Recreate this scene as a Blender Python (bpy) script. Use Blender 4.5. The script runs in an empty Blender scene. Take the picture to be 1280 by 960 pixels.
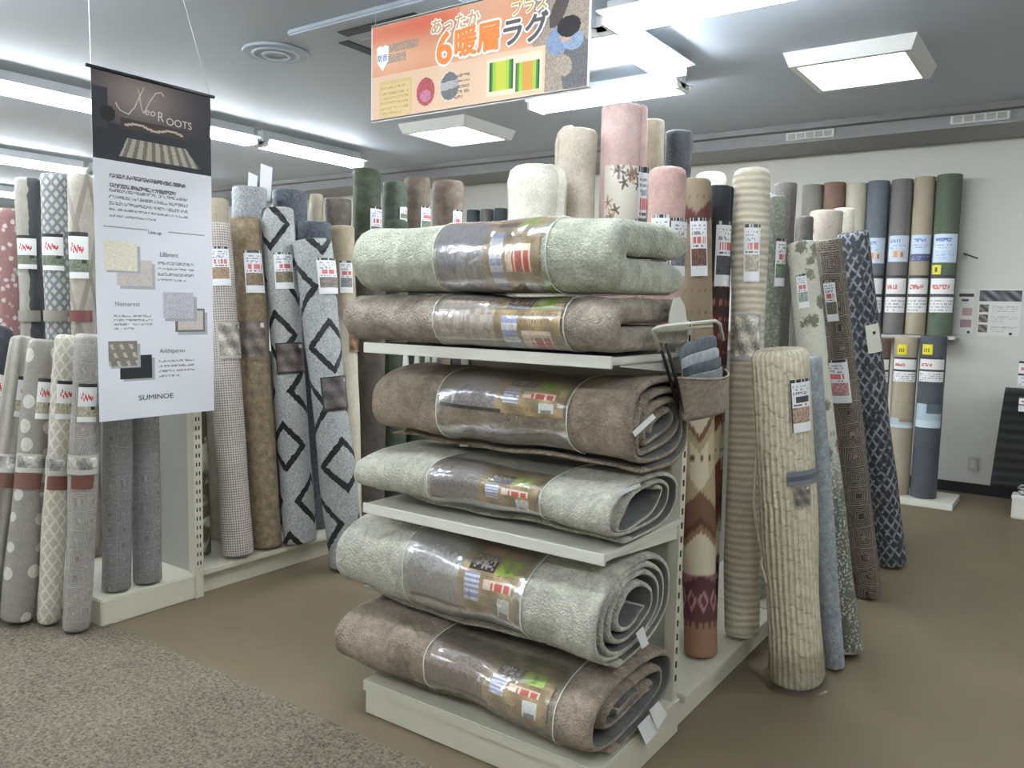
import bpy, math, random
import numpy as np
from mathutils import Matrix, Vector

sc = bpy.context.scene
COL = sc.collection
PI = math.pi

# ------------------------------------------------------------------ camera
F_PX, PITCH, ROLL, YAW, CAM_H = 1016.0, math.radians(5.34), math.radians(1.24), math.radians(35.0), 1.5
fw = np.array([-math.sin(YAW) * math.cos(PITCH), math.cos(YAW) * math.cos(PITCH), -math.sin(PITCH)])
rt0 = np.array([math.cos(YAW), math.sin(YAW), 0.0])
up0 = np.cross(rt0, fw)
rt = math.cos(ROLL) * rt0 + math.sin(ROLL) * up0
up = -math.sin(ROLL) * rt0 + math.cos(ROLL) * up0
CAM = np.array([0.0, 0.0, CAM_H])
cd = bpy.data.cameras.new('camera')
cd.sensor_width = 36.0
cd.lens = 36.0 * F_PX / 1280.0
cd.clip_start = 0.02
cam = bpy.data.objects.new('camera', cd)
COL.objects.link(cam)
cam.matrix_world = Matrix(((rt[0], up[0], -fw[0], CAM[0]), (rt[1], up[1], -fw[1], CAM[1]), (rt[2], up[2], -fw[2], CAM[2]), (0, 0, 0, 1)))
sc.camera = cam

# ------------------------------------------------------------------ world, exposure
w = bpy.data.worlds.new('world')
sc.world = w
w.use_nodes = True
w.node_tree.nodes['Background'].inputs[0].default_value = (0.5, 0.55, 0.6, 1)
w.node_tree.nodes['Background'].inputs[1].default_value = 0.05
sc.view_settings.view_transform = 'Standard'
sc.view_settings.look = 'None'
sc.view_settings.gamma = 1.0
sc.view_settings.use_curve_mapping = False
sc.view_settings.exposure = 0.9
TUBE_EMIT = 42.0
PANEL_EMIT = 9.0


# pixel -> place helpers (a pixel gives a direction, a plane gives the distance)
def ray(u, v):
    return fw + (u - 640) / F_PX * rt - (v - 480) / F_PX * up


def on(axis, u, v, val):
    d = ray(u, v)
    i = 'xyz'.index(axis)
    return CAM + d * ((val - CAM[i]) / d[i])


def depth(p):
    return float((np.array(p) - CAM) @ fw)


# ------------------------------------------------------------------ materials
def lin(c):
    return tuple(((x / 255.0) / 12.92 if x / 255.0 <= 0.04045 else ((x / 255.0 + 0.055) / 1.055) ** 2.4) for x in c[:3])


def lin4(c):
    return lin(c) + (1.0,)


class S:
    """a shader socket with arithmetic"""
    nt = None

    def __init__(self, s):
        self.s = s

    @staticmethod
    def op(o, *a):
        n = S.nt.nodes.new('ShaderNodeMath')
        n.operation = o
        for i, x in enumerate(a):
            if isinstance(x, S):
                S.nt.links.new(x.s, n.inputs[i])
            else:
                n.inputs[i].default_value = x
        return S(n.outputs[0])

    def __add__(self, o): return S.op('ADD', self, o)
    def __radd__(self, o): return S.op('ADD', self, o)
    def __sub__(self, o): return S.op('SUBTRACT', self, o)
    def __rsub__(self, o): return S.op('SUBTRACT', o, self)
    def __mul__(self, o): return S.op('MULTIPLY', self, o)
    def __rmul__(self, o): return S.op('MULTIPLY', self, o)
    def abs(self): return S.op('ABSOLUTE', self)
    def frac(self): return S.op('FRACT', self)
    def sin(self): return S.op('SINE', self)
    def lt(self, o): return S.op('LESS_THAN', self, o)
    def gt(self, o): return S.op('GREATER_THAN', self, o)
    def mx(self, o): return S.op('MAXIMUM', self, o)
    def mn(self, o): return S.op('MINIMUM', self, o)
    def floor(self): return S.op('FLOOR', self)

    def step(self, a, b):
        n = S.nt.nodes.new('ShaderNodeMapRange')
        n.inputs[1].default_value, n.inputs[2].default_value = a, b
        S.nt.links.new(self.s, n.inputs[0])
        return S(n.outputs[0])


def mixc(f, a, b):
    n = S.nt.nodes.new('ShaderNodeMix')
    n.data_type = 'RGBA'
    for sock, x in ((n.inputs[0], f), (n.inputs[6], a), (n.inputs[7], b)):
        if isinstance(x, S):
            S.nt.links.new(x.s, sock)
        elif isinstance(x, (int, float)):
            sock.default_value = x
        else:
            sock.default_value = x if len(x) == 4 else lin4(x)
    return S(n.outputs[2])


def noise(scale, detail=3, vec=None, rough=0.6, dist=0.0):
    n = S.nt.nodes.new('ShaderNodeTexNoise')
    n.inputs['Scale'].default_value = scale
    n.inputs['Detail'].default_value = detail
    n.inputs['Roughness'].default_value = rough
    n.inputs['Distortion'].default_value = dist
    if vec is not None:
        S.nt.links.new(vec, n.inputs['Vector'])
    return S(n.outputs[0])


def voro(scale, vec=None, feature='F1', out='Distance', rnd=1.0):
    n = S.nt.nodes.new('ShaderNodeTexVoronoi')
    n.feature = feature
    n.inputs['Scale'].default_value = scale
    n.inputs['Randomness'].default_value = rnd
    if vec is not None:
        S.nt.links.new(vec, n.inputs['Vector'])
    return S(n.outputs[out])


def new_mat(name):
    m = bpy.data.materials.new(name)
    m.use_nodes = True
    S.nt = m.node_tree
    b = m.node_tree.nodes['Principled BSDF']
    return m, b


def setin(b, key, val):
    s = b.inputs[key]
    if isinstance(val, S):
        S.nt.links.new(val.s, s)
    elif isinstance(val, (tuple, list)):
        s.default_value = val if len(val) == 4 else lin4(val)
    else:
        s.default_value = val


def bump(b, h, strength=0.4, distance=0.01):
    n = S.nt.nodes.new('ShaderNodeBump')
    n.inputs['Strength'].default_value = strength
    n.inputs['Distance'].default_value = distance
    S.nt.links.new(h.s, n.inputs['Height'])
    S.nt.links.new(n.outputs[0], b.inputs['Normal'])


def plain(name, col, rough=0.5, metal=0.0, grain=0.06, gscale=30, coat=0.0):
    m, b = new_mat(name)
    tc = S.nt.nodes.new('ShaderNodeTexCoord').outputs['Object']
    n = noise(gscale, 3, tc)
    c = lin(col)
    setin(b, 'Base Color', mixc(n, tuple(x * (1 - grain) for x in c) + (1,), tuple(min(1, x * (1 + grain)) for x in c) + (1,)))
    setin(b, 'Roughness', rough)
    setin(b, 'Metallic', metal)
    setin(b, 'Coat Weight', coat)
    return m


def uvw():
    n = S.nt.nodes.new('ShaderNodeUVMap')
    n.uv_map = 'UVMap'
    sp = S.nt.nodes.new('ShaderNodeSeparateXYZ')
    S.nt.links.new(n.outputs[0], sp.inputs[0])
    return n.outputs[0], S(sp.outputs[0]), S(sp.outputs[1])


def mute(c, k=0.26):
    g = 0.3 * c[0] + 0.59 * c[1] + 0.11 * c[2]
    return tuple(x + (g - x) * k for x in c[:3])


def rug_mat(name, a, b2, pattern=None, pile=220, mott=9, coat=0.25, bstr=0.5, contrast=0.25, extra=None, spread=1.0):
    """pile carpet: colours a and b2 mixed by a pattern of (uv, u, v, object) plus mottling and pile grain"""
    m, b = new_mat(name)
    a, b2 = mute(a), mute(b2)
    tc = S.nt.nodes.new('ShaderNodeTexCoord').outputs['Object']
    uv, u, v = uvw()
    fine = noise(pile, 2, tc, 0.7)
    mot = noise(mott, 4, tc, 0.65)
    hgt = fine
    if pattern is None:
        f = mot.step(0.5 - 0.2 * spread, 0.5 + 0.2 * spread)
    else:
        f = pattern(uv, u, v, tc)
        if isinstance(f, tuple):
            f, h2 = f
            hgt = h2 + fine * 0.4
    c = mixc(f, a, b2)
    if extra:
        f2, c3 = extra(uv, u, v, tc)
        c = mixc(f2, c, mute(c3))
    mid = noise(50, 3, tc, 0.65, 1.6)
    sh = (fine * 0.4 + mot * 0.25 + mid * 0.35).step(0.3, 0.7)
    contrast = min(0.55, contrast * 1.35)
    vm = S.nt.nodes.new('ShaderNodeVectorMath')
    vm.operation = 'SCALE'
    S.nt.links.new(c.s, vm.inputs[0])
    S.nt.links.new((sh * (contrast * 1.9) + (1.05 - contrast)).s, vm.inputs['Scale'])
    setin(b, 'Base Color', S(vm.outputs[0]))
    setin(b, 'Roughness', 0.85)
    setin(b, 'Sheen Weight', 0.06)
    setin(b, 'Coat Weight', min(1.0, coat * 1.5))
    setin(b, 'Coat Roughness', 0.16)
    bump(b, hgt, bstr, 0.006)
    if coat > 0:
        wr = noise(20, 3, tc, 0.6, 2.0)
        n = S.nt.nodes.new('ShaderNodeBump')
        n.inputs['Strength'].default_value = 0.8
        n.inputs['Distance'].default_value = 0.03
        S.nt.links.new(wr.s, n.inputs['Height'])
        S.nt.links.new(n.outputs[0], b.inputs['Coat Normal'])
    return m


def print_mat(name, rough=0.45, coat=0.3):
    m, b = new_mat(name)
    a = S.nt.nodes.new('ShaderNodeAttribute')
    a.attribute_name = 'print'
    S.nt.links.new(a.outputs[0], b.inputs['Base Color'])
    setin(b, 'Roughness', rough)
    setin(b, 'Coat Weight', coat)
    setin(b, 'Coat Roughness', 0.15)
    return m


def emit_mat(name, col, strength):
    m, b = new_mat(name)
    setin(b, 'Base Color', (240, 240, 240))
    setin(b, 'Emission Color', col + (1,))
    setin(b, 'Emission Strength', strength)
    return m


# patterns -------------------------------------------------------------
def p_diamond(pw, ph, lw, off=0.0):
    def f(uv, u, v, tc):
        wob = (noise(45, 2, tc) - 0.5) * 0.25
        d = ((u * (1 / pw) + off).frac() - 0.5).abs() * 2 + ((v * (1 / ph) + 0.3).frac() - 0.5).abs() * 2
        return ((d - 1.0 + wob).abs()).lt(lw)
    return f


def p_isolated(pw, ph, hw, hh, lw):
    # separate outlined diamonds, every second row shifted by half
    def f(uv, u, v, tc):
        wob = (noise(40, 2, tc) - 0.5) * 0.25
        r = None
        for k in (0, .5):
            d = ((u * (1 / pw) + k).frac() - .5).abs() * (pw / hw) + ((v * (1 / ph) + k + .1).frac() - .5).abs() * (ph / hh)
            q = (d - 1.0 + wob).abs().lt(lw)
            r = q if r is None else r.mx(q)
        return r
    return f


def p_fretty(pw, ph, lw):
    def f(uv, u, v, tc):
        a = ((u * (1 / pw) + v * (1 / ph)).frac() - 0.5).abs()
        b = ((u * (1 / pw) - v * (1 / ph)).frac() - 0.5).abs()
        return a.mn(b).lt(lw)
    return f


def p_ribs(axis, n, depth_=0.5):
    def f(uv, u, v, tc):
        x = v if axis == 'v' else u
        s = ((x + (noise(6, 2, tc) - 0.5) * 0.02) * (n * 2 * PI)).sin() * 0.5 + 0.5
        return s, s * 2.0
    return f


def p_weave(n):
    def f(uv, u, v, tc):
        s = ((u + v) * (n * 2 * PI)).sin() * ((u - v) * (n * 2 * PI)).sin() * 0.5 + 0.5
        return s.step(0.35, 0.65), s
    return f


def p_blobs(scale, th, soft=0.03):
    def f(uv, u, v, tc):
        return noise(scale, 2, tc, 0.5, 0.8).step(th - soft, th + soft)
    return f


def p_floral(scale, th=0.33):
    def f(uv, u, v, tc):
        a = voro(scale, uv)
        b = noise(scale * 2.5, 2, uv, 0.5, 2.0)
        return (a + (b - 0.5) * 0.5).step(th + 0.04, th - 0.04)
    return f


def p_oriental(scale):
    def f(uv, u, v, tc):
        a = voro(scale, uv, 'DISTANCE_TO_EDGE', 'Distance', 0.25)
        s = (a * 70).sin() * 0.5 + 0.5
        return (s * 0.45 + noise(scale * 5, 3, uv, 0.6, 2.0) * 0.85).step(0.48, 0.82)
    return f


def p_chevron(pw, ph):
    def f(uv, u, v, tc):
        z = ((u * (1 / pw)).frac() - 0.5).abs()
        s = ((z * 1.6 + v * (1 / ph)) * (2 * PI)).sin()
        t = ((z * 1.6 - v * (0.37 / ph)) * (2 * PI)).sin()
        return (s * t + (noise(60, 2, tc) - 0.5) * 0.8).step(-0.1, 0.25)
    return f


def p_dots(scale, r):
    def f(uv, u, v, tc):
        return voro(scale, uv, rnd=0.35).lt(r)
    return f


def p_navy(uv, u, v, tc):
    a = ((u * 19 + v * 13 + (noise(9, 2, tc) - .5) * .5).frac() - .5).abs()
    b = ((u * 19 - v * 13 + (noise(11, 2, tc) - .5) * .5).frac() - .5).abs()
    return a.mn(b).step(.2, .09) * (noise(30, 2, tc).step(.38, .58))


def p_quilt(uv, u, v, tc):
    s = ((u + (noise(6, 2, tc) - 0.5) * 0.015) * (44 * 2 * PI)).sin() * .5 + .5
    c = ((v + (noise(14, 2, tc) - 0.5) * .08 + (u * 30).floor() * .021) * (16 * 2 * PI)).sin() * .5 + .5
    return s * .75 + c * .25, s * 1.6 + c.step(0, .25) * .8


M = {}
M['white_metal'] = plain('white_metal', (226, 224, 212), 0.35, 0, 0.03, 12, 0.2)
M['cream_metal'] = plain('cream_metal', (212, 208, 190), 0.4, 0, 0.04, 12, 0.15)
M['grey_panel'] = plain('grey_panel', (176, 176, 168), 0.5)
M['dark'] = plain('dark', (30, 30, 32), 0.5)
M['black_metal'] = plain('black_metal', (24, 24, 26), 0.4)
M['wire'] = plain('wire', (200, 200, 200), 0.3, 0.6)
M['paper'] = plain('paper', (240, 240, 240), 0.6, 0, 0.02)
M['plastic_white'] = plain('plastic_white', (232, 232, 228), 0.35)
M['reflector'] = plain('reflector', (235, 238, 240), 0.3)
M['tube'] = emit_mat('tube_glow', (0.87, 0.945, 1.0), TUBE_EMIT)
M['panel_glow'] = emit_mat('panel_glow', (0.92, 0.97, 1.0), PANEL_EMIT)
M['print'] = print_mat('printed_paper')
M['print_gloss'] = print_mat('printed_gloss', 0.3, 0.8)
M['print_matte'] = print_mat('printed_cloth', 0.7, 0.0)
M['rug_print'] = print_mat('woven_figure', 0.9, 0.25)
# clear film
m, b = new_mat('clear_film')
out = m.node_tree.nodes['Material Output']
tr = m.node_tree.nodes.new('ShaderNodeBsdfTransparent')
gl = m.node_tree.nodes.new('ShaderNodeBsdfGlossy')
gl.inputs['Roughness'].default_value = 0.2
mx = m.node_tree.nodes.new('ShaderNodeMixShader')
fr = m.node_tree.nodes.new('ShaderNodeFresnel')
fr.inputs[0].default_value = 1.5
tcf = m.node_tree.nodes.new('ShaderNodeTexCoord').outputs['Object']
wrk = noise(9, 2, tcf, 0.5, 0.8)
bn = m.node_tree.nodes.new('ShaderNodeBump')
bn.inputs['Strength'].default_value = 0.35
bn.inputs['Distance'].default_value = 0.03
m.node_tree.links.new(wrk.s, bn.inputs['Height'])
m.node_tree.links.new(bn.outputs[0], gl.inputs['Normal'])
m.node_tree.links.new(bn.outputs[0], fr.inputs['Normal'])
fac = S(fr.outputs[0]) * 0.55 + 0.015
m.node_tree.links.new(fac.s, mx.inputs[0])
m.node_tree.links.new(tr.outputs[0], mx.inputs[1])
m.node_tree.links.new(gl.outputs[0], mx.inputs[2])
m.node_tree.links.new(mx.outputs[0], out.inputs[0])
M['film'] = m

# ------------------------------------------------------------------ object helpers


def link(o, parent=None):
    COL.objects.link(o)
    if parent is not None:
        o.parent = parent
    return o


def tag(o, label=None, cat=None, group=None, kind=None):
    if label: o['label'] = label
    if cat: o['category'] = cat
    if group: o['group'] = group
    if kind: o['kind'] = kind
    return o


def empty(name, loc, label=None, cat=None, group=None, rot=None):
    o = bpy.data.objects.new(name, None)
    o.empty_display_size = 0.05
    link(o)
    o.location = tuple(float(x) for x in loc)
    if rot is not None:
        o.rotation_euler = rot
    return tag(o, label, cat, group)


def mesh_obj(name, verts, faces, mat, parent=None, smooth=False, loc=None):
    me = bpy.data.meshes.new(name)
    me.from_pydata([tuple(map(float, v)) for v in verts], [], [tuple(map(int, f)) for f in faces])
    me.materials.append(M[mat] if isinstance(mat, str) else mat)
    if smooth:
        me.polygons.foreach_set('use_smooth', [True] * len(me.polygons))
    me.update()
    o = bpy.data.objects.new(name, me)
    link(o, parent)
    if loc is not None:
        o.location = tuple(float(x) for x in loc)
    return o


class MB:
    """collects simple solids into one mesh"""

    def __init__(self):
        self.v, self.f = [], []

    def box(self, lo, hi, bev=0.0):
        x0, y0, z0 = lo
        x1, y1, z1 = hi
        n = len(self.v)
        if bev <= 0:
            self.v += [(x0, y0, z0), (x1, y0, z0), (x1, y1, z0), (x0, y1, z0), (x0, y0, z1), (x1, y0, z1), (x1, y1, z1), (x0, y1, z1)]
            self.f += [tuple(n + i for i in q) for q in ((0, 3, 2, 1), (4, 5, 6, 7), (0, 1, 5, 4), (1, 2, 6, 5), (2, 3, 7, 6), (3, 0, 4, 7))]
        else:
            import bmesh
            bm = bmesh.new()
            bmesh.ops.create_cube(bm, size=1.0)
            for q in bm.verts:
                q.co = Vector(((x0 + x1) / 2 + q.co.x * (x1 - x0), (y0 + y1) / 2 + q.co.y * (y1 - y0), (z0 + z1) / 2 + q.co.z * (z1 - z0)))
            bmesh.ops.bevel(bm, geom=bm.edges[:], offset=bev, segments=2, affect='EDGES')
            bm.verts.index_update()
            self.v += [tuple(q.co) for q in bm.verts]
            self.f += [tuple(n + q.index for q in fc.verts) for fc in bm.faces]
            bm.free()
        return self

    def prism(self, pts, axis, a, b):
        """polygon pts (2-D) extruded along axis from a to b"""
        n = len(self.v)
        k = len(pts)
        for val in (a, b):
            for p in pts:
                q = list(p)
                q.insert('xyz'.index(axis), val)
                self.v.append(tuple(q))
        self.f.append(tuple(n + i for i in range(k - 1, -1, -1)))
        self.f.append(tuple(n + k + i for i in range(k)))
        for i in range(k):
            j = (i + 1) % k
            self.f.append((n + i, n + j, n + k + j, n + k + i))
        return self

    def tube(self, pts, r, seg=8, caps=True):
        pts = [np.array(p, float) for p in pts]
        n = len(self.v)
        ref = None
        for i, p in enumerate(pts):
            d = pts[min(i + 1, len(pts) - 1)] - pts[max(i - 1, 0)]
            d = d / (np.linalg.norm(d) + 1e-9)
            if ref is None:
                ref = np.array([0, 0, 1.0]) if abs(d[2]) < 0.9 else np.array([1.0, 0, 0])
            a = np.cross(d, ref)
            a /= np.linalg.norm(a)
            bb = np.cross(a, d)
            ref = bb
            rr = r[i] if isinstance(r, (list, tuple)) else r
            for k in range(seg):
                t = 2 * PI * k / seg
                self.v.append(tuple(p + rr * (math.cos(t) * a + math.sin(t) * bb)))
        for i in range(len(pts) - 1):
            for k in range(seg):
                k2 = (k + 1) % seg
                self.f.append((n + i * seg + k, n + i * seg + k2, n + (i + 1) * seg + k2, n + (i + 1) * seg + k))
        if caps:
            self.f.append(tuple(n + k for k in range(seg - 1, -1, -1)))
            m_ = n + (len(pts) - 1) * seg
            self.f.append(tuple(m_ + k for k in range(seg)))
        return self

    def build(self, name, mat, parent=None, smooth=False, loc=None):
        return mesh_obj(name, self.v, self.f, mat, parent, smooth, loc)


def struct(name, mb, mat, parent=None):
    o = mb.build(name, mat, parent)
    if parent is None:
        o['kind'] = 'structure'
    return o


def grid_patch(name, P, img, mat, parent, loc=(0, 0, 0)):
    """P: (nv+1, nu+1, 3) points; img: (nv, nu, 3) sRGB 0..255 printed on it, row 0 at the bottom"""
    nv, nu = img.shape[:2]
    verts = P.reshape(-1, 3)
    idx = np.arange((nv + 1) * (nu + 1)).reshape(nv + 1, nu + 1)
    faces = np.stack([idx[:-1, :-1], idx[:-1, 1:], idx[1:, 1:], idx[1:, :-1]], -1).reshape(-1, 4)
    o = mesh_obj(name, verts.tolist(), faces.tolist(), mat, parent, True, loc)
    at = o.data.attributes.new('print', 'FLOAT_COLOR', 'FACE')
    c = img.reshape(-1, 3) / 255.0
    c = np.where(c <= 0.04045, c / 12.92, ((c + 0.055) / 1.055) ** 2.4)
    at.data.foreach_set('color', np.concatenate([c, np.ones((len(c), 1))], 1).astype(np.float32).ravel())
    return o


def scrib(img, x0, y0, x1, y1, col, rng, rows, dens=0.6, gap=0.45):
    """rows of small marks, like print too small to read (y up)"""
    h = (y1 - y0) / rows
    col = np.array(col, float)
    for r in range(rows):
        a, b_ = int(round(y0 + r * h)), int(round(y0 + r * h + max(1, h * (1 - gap))))
        ln = x1 if r else int(x0 + (x1 - x0) * rng.uniform(0.5, 0.95))
        for x in range(int(x0), int(ln)):
            for y in range(a, b_):
                if rng.random() < dens:
                    img[y, x] = col * .75 + img[y, x] * .25


def blank(nu, nv, col):
    im = np.zeros((nv, nu, 3))
    im[:] = col
    return im


def price_print(seed, pic=(150, 140, 120), nu=18, nv=34, red=(206, 110, 110)):
    rng = random.Random(seed)
    im = blank(nu, nv, (238, 238, 240))
    im[-2:, :] = (40, 40, 44)
    for x in range(nu):
        if rng.random() < 0.3: im[-2:, x] = (200, 200, 200)
    scrib(im, 2, nv * .72, nu - 2, nv * .9, (120, 120, 130), rng, 3, 0.5)
    for x in range(3, nu - 2):
        if rng.random() < 0.75: im[int(nv * .58):int(nv * .68), x] = red
    a, b_ = int(nv * .18), int(nv * .48)
    for y in range(a, b_):
        for x in range(1, nu - 1):
            k = rng.uniform(0.75, 1.15)
            im[y, x] = np.clip(np.array(pic) * k, 0, 255)
    for x in range(2, nu - 3):
        if rng.random() < 0.5: im[int(nv * .5):int(nv * .54), x] = (90, 90, 100)
    return im


def brand_print(seed, pic=(170, 160, 140), nu=18, nv=22):
    rng = random.Random(seed)
    im = blank(nu, nv, (240, 240, 238))
    im[-2:, :] = (34, 34, 36)
    pts = [(3, .66), (4, .74), (5, .62), (6, .7), (7, .66), (8, .62), (9, .7), (10, .64), (11, .66), (12, .62), (13, .66)]
    for x, t in pts:
        y = int(t * nv)
        im[y - 1:y + 1, x] = (205, 60, 60)
    for y in range(3, int(nv * .45)):
        for x in range(nu):
            im[y, x] = np.clip(np.array(pic) * rng.uniform(0.8, 1.12), 0, 255)
    im[int(nv * .36):int(nv * .45), nu - 6:nu - 2] = (40, 45, 30)
    return im


def picture_print(seed, base=(90, 84, 80), nu=22, nv=26, frame=(28, 28, 28)):
    rng = random.Random(seed)
    im = blank(nu, nv, frame)
    ph = [rng.uniform(0, 6) for _ in range(4)]
    for y in range(nv):
        for x in range(nu):
            k = 0.95 + 0.2 * math.sin(x * .5 + ph[0] + y * .3) + 0.15 * math.sin(y * .6 + ph[1]) + rng.uniform(-.15, .15)
            if 0 < x < nu - 1 and 1 < y < nv - 1:
                im[y, x] = np.clip(np.array(base) * k, 10, 255)
    im[-5:-2, -5:-2] = (225, 225, 222)
    return im


# ------------------------------------------------------------------ rolled rugs
ROLLS = []


class Roll:
    """a rug rolled up round its own axis: outer turn with a free edge, rounded pile ends, a spiral showing in the open end"""

    def __init__(self, label, mat, base, top, r, seed=0, group=None, flap=0.9, flap_ang=None, end=0.014, soft=0.02,
                 seg=44, bend=0.0, oval=1.0, name='rug_roll', cat='rug roll', paint=None, nz=None, sheet=0.016, waist=0.0, core=False):
        base, top = np.array(base, float), np.array(top, float)
        d = top - base
        self.L = L = float(np.linalg.norm(d))
        z = d / L
        toc = CAM - (base + top) / 2
        toc[2] = 0
        x = toc - z * (toc @ z)
        x /= np.linalg.norm(x)
        y = np.cross(z, x)
        base = base + np.array([0, 0, r * math.sqrt(max(0, 1 - z[2] ** 2)) + .0015])
        self.base, self.ax, self.r = base, (x, y, z), r
        rng = random.Random(seed * 77 + 5)
        self.ph = [rng.uniform(0, 6.28) for _ in range(8)]
        self.soft, self.bend, self.oval, self.waist = soft, bend, oval, waist
        self.fa = flap_ang if flap_ang is not None else rng.uniform(1.8, 4.4)
        self.sheet = sheet * flap
        self.R = Matrix(((x[0], y[0], z[0], base[0]), (x[1], y[1], z[1], base[1]), (x[2], y[2], z[2], base[2]), (0, 0, 0, 1)))
        nz = nz or max(16, int(L / 0.055))
        e = end
        zs = [0.0, e * .12, e * .4, e] + list(np.linspace(e, L - e, nz)[1:-1]) + [L - e, L - e * .4, L - e * .12, L]
        zs = np.array(zs)
        th = self.fa + np.linspace(0, 2 * PI, seg + 1)
        TH, Z = np.meshgrid(th, zs)
        ins = np.zeros_like(zs)
        for i in range(4):
            q = [1.0, .55, .2, 0.0][i] * e
            ins[i] = q
            ins[-1 - i] = q
        P = self.surf(TH, Z, -ins[:, None])
        nr, nc = P.shape[:2]
        verts = [P.reshape(-1, 3)]
        idx = np.arange(nr * nc).reshape(nr, nc)
        nxt = np.roll(idx, -1, 1)
        quads = np.stack([idx[:-1], nxt[:-1], nxt[1:], idx[1:]], -1).reshape(-1, 4)
        faces = quads.tolist()
        uvs = [np.stack([(TH - self.fa) * r, Z], -1).reshape(-1, 2)]
        n = nr * nc
        # bottom closed
        faces.append(idx[0][::-1].tolist())
        # top: rim, recess, floor
        rim_in = max(0.3 * r, r - e - sheet * .9)
        ring1 = self.surf(th, np.full_like(th, L), rim_in - r)
        ring2 = self.surf(th, np.full_like(th, L - 0.035), rim_in - r)
        verts += [ring1, ring2]
        uvs += [np.stack([(th - self.fa) * r, np.full_like(th, L)], -1)] * 2
        for i in range(nc):
            j = (i + 1) % nc
            faces.append([idx[-1][i], idx[-1][j], n + j, n + i])
            faces.append([n + i, n + j, n + nc + j, n + nc + i])
        faces.append([n + nc + i for i in range(nc)])
        n += 2 * nc
        # spiral of inner turns
        pitch = max(sheet * 1.15, 0.012)
        turns = max(1.0, (rim_in - 0.022) / pitch)
        ns = int(turns * 14)
        tt = np.linspace(0, turns * 2 * PI, ns)
        ro = rim_in - 0.003 - pitch * tt / (2 * PI)
        ri = np.maximum(ro - pitch * .66, 0.004)
        ang = self.fa + tt
        c, s = np.cos(ang), np.sin(ang)
        ox = bend * 0
        for rr, zz in ((ro, L - 0.034), (ro, L - 0.004), (ri, L - 0.004), (ri, L - 0.034)):
            zr = rr.copy()
            P_ = np.stack([zr * c * self.oval, zr * s, np.full_like(zr, zz)], -1)
            verts.append(P_)
            uvs.append(np.stack([ang * zr, np.full_like(zr, zz)], -1))
        for k in range(3):
            for i in range(ns - 1):
                a = n + k * ns + i
                faces.append([a, a + 1, a + ns + 1, a + ns])
        n += 4 * ns
        V = np.concatenate(verts)
        UV = np.concatenate(uvs)
        me = bpy.data.meshes.new(name)
        me.from_pydata(V.tolist(), [], [list(map(int, f)) for f in faces])
        me.materials.append(M[mat])
        ul = me.uv_layers.new(name='UVMap')
        li = np.empty(len(me.loops), dtype=np.int32)
        me.loops.foreach_get('vertex_index', li)
        ul.data.foreach_set('uv', UV[li].astype(np.float32).ravel())
        me.polygons.foreach_set('use_smooth', [True] * len(me.polygons))
        if paint is not None:
            at = me.attributes.new('print', 'FLOAT_COLOR', 'POINT')
            cc = np.array([paint(float(p[0]), float(p[1])) for p in UV]) / 255.0
            cc = np.where(cc <= 0.04045, cc / 12.92, ((cc + 0.055) / 1.055) ** 2.4)
            at.data.foreach_set('color', np.concatenate([cc, np.ones((len(cc), 1))], 1).astype(np.float32).ravel())
        me.update()
        self.root = bpy.data.objects.new(name, None)
        self.root.empty_display_size = 0.05
        link(self.root)
        self.root.matrix_world = self.R
        tag(self.root, label, cat, group)
        self.body = bpy.data.objects.new('roll_body', me)
        link(self.body, self.root)
        ROLLS.append(self)

    def surf(self, th, z, off=0.0):
        p = self.ph
        r = self.r
        t = np.mod(th - self.fa, 2 * PI + 1e-6)
        k = r - self.sheet * t / (2 * PI)
        zz = z / 0.25
        env = 1.0
        dr = self.soft * r * (np.sin(2 * th + p[0] + zz * .9) + .7 * np.sin(3 * th + p[1] - zz * 1.7) + .8 * np.sin(zz * 2.3 + p[2]) + .5 * np.sin(5 * th + zz * 3.1 + p[3]))
        wz = self.waist * r * np.sin(zz * 1.3 + p[4])
        k = k + dr + wz + off
        sag = self.bend * np.sin(PI * np.clip(z / self.L, 0, 1))
        return np.stack(np.broadcast_arrays(k * np.cos(th) * self.oval + sag, k * np.sin(th), z), -1)

    def locate(self, u, v):
        """pixel -> (angle, height) on this roll"""
        x, y, z = self.ax
        d = ray(u, v)
        w0 = CAM - self.base
        # work in the roll's frame
        o = np.array([w0 @ x, w0 @ y, w0 @ z])
        q = np.array([d @ x, d @ y, d @ z])
        o[0] -= self.bend * .7
        A = q[0] ** 2 + q[1] ** 2
        B = 2 * (o[0] * q[0] + o[1] * q[1])
        C = o[0] ** 2 + o[1] ** 2 - self.r ** 2
        D = B * B - 4 * A * C
        t = (-B - math.sqrt(D)) / (2 * A) if D > 0 else -B / (2 * A)
        h = o + t * q
        return math.atan2(h[1], h[0]), h[2]

    def patch(self, name, box, img, mat='print', off=0.004, label=None):
        """printed sheet wrapped on the roll over a pixel box (u0, v0, u1, v1)"""
        u0, v0, u1, v1 = box
        um, vm = (u0 + u1) / 2, (v0 + v1) / 2
        t0, t1 = self.locate(u0, vm)[0], self.locate(u1, vm)[0]
        z1, z0 = self.locate(um, v0)[1], self.locate(um, v1)[1]
        return self.patch_tz(name, t0, t1, z0, z1, img, mat, off, label)

    def patch_tz(self, name, t0, t1, z0, z1, img, mat='print', off=0.004, label=None):
        nv, nu = img.shape[:2]
        TH, Z = np.meshgrid(np.linspace(t0, t1, nu + 1), np.linspace(z0, z1, nv + 1))
        o = grid_patch(name, self.surf(TH, Z, off + self.sheet * .3), img, M[mat] if isinstance(mat, str) else mat, self.root)
        if label: o['label'] = label
        return o


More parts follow.
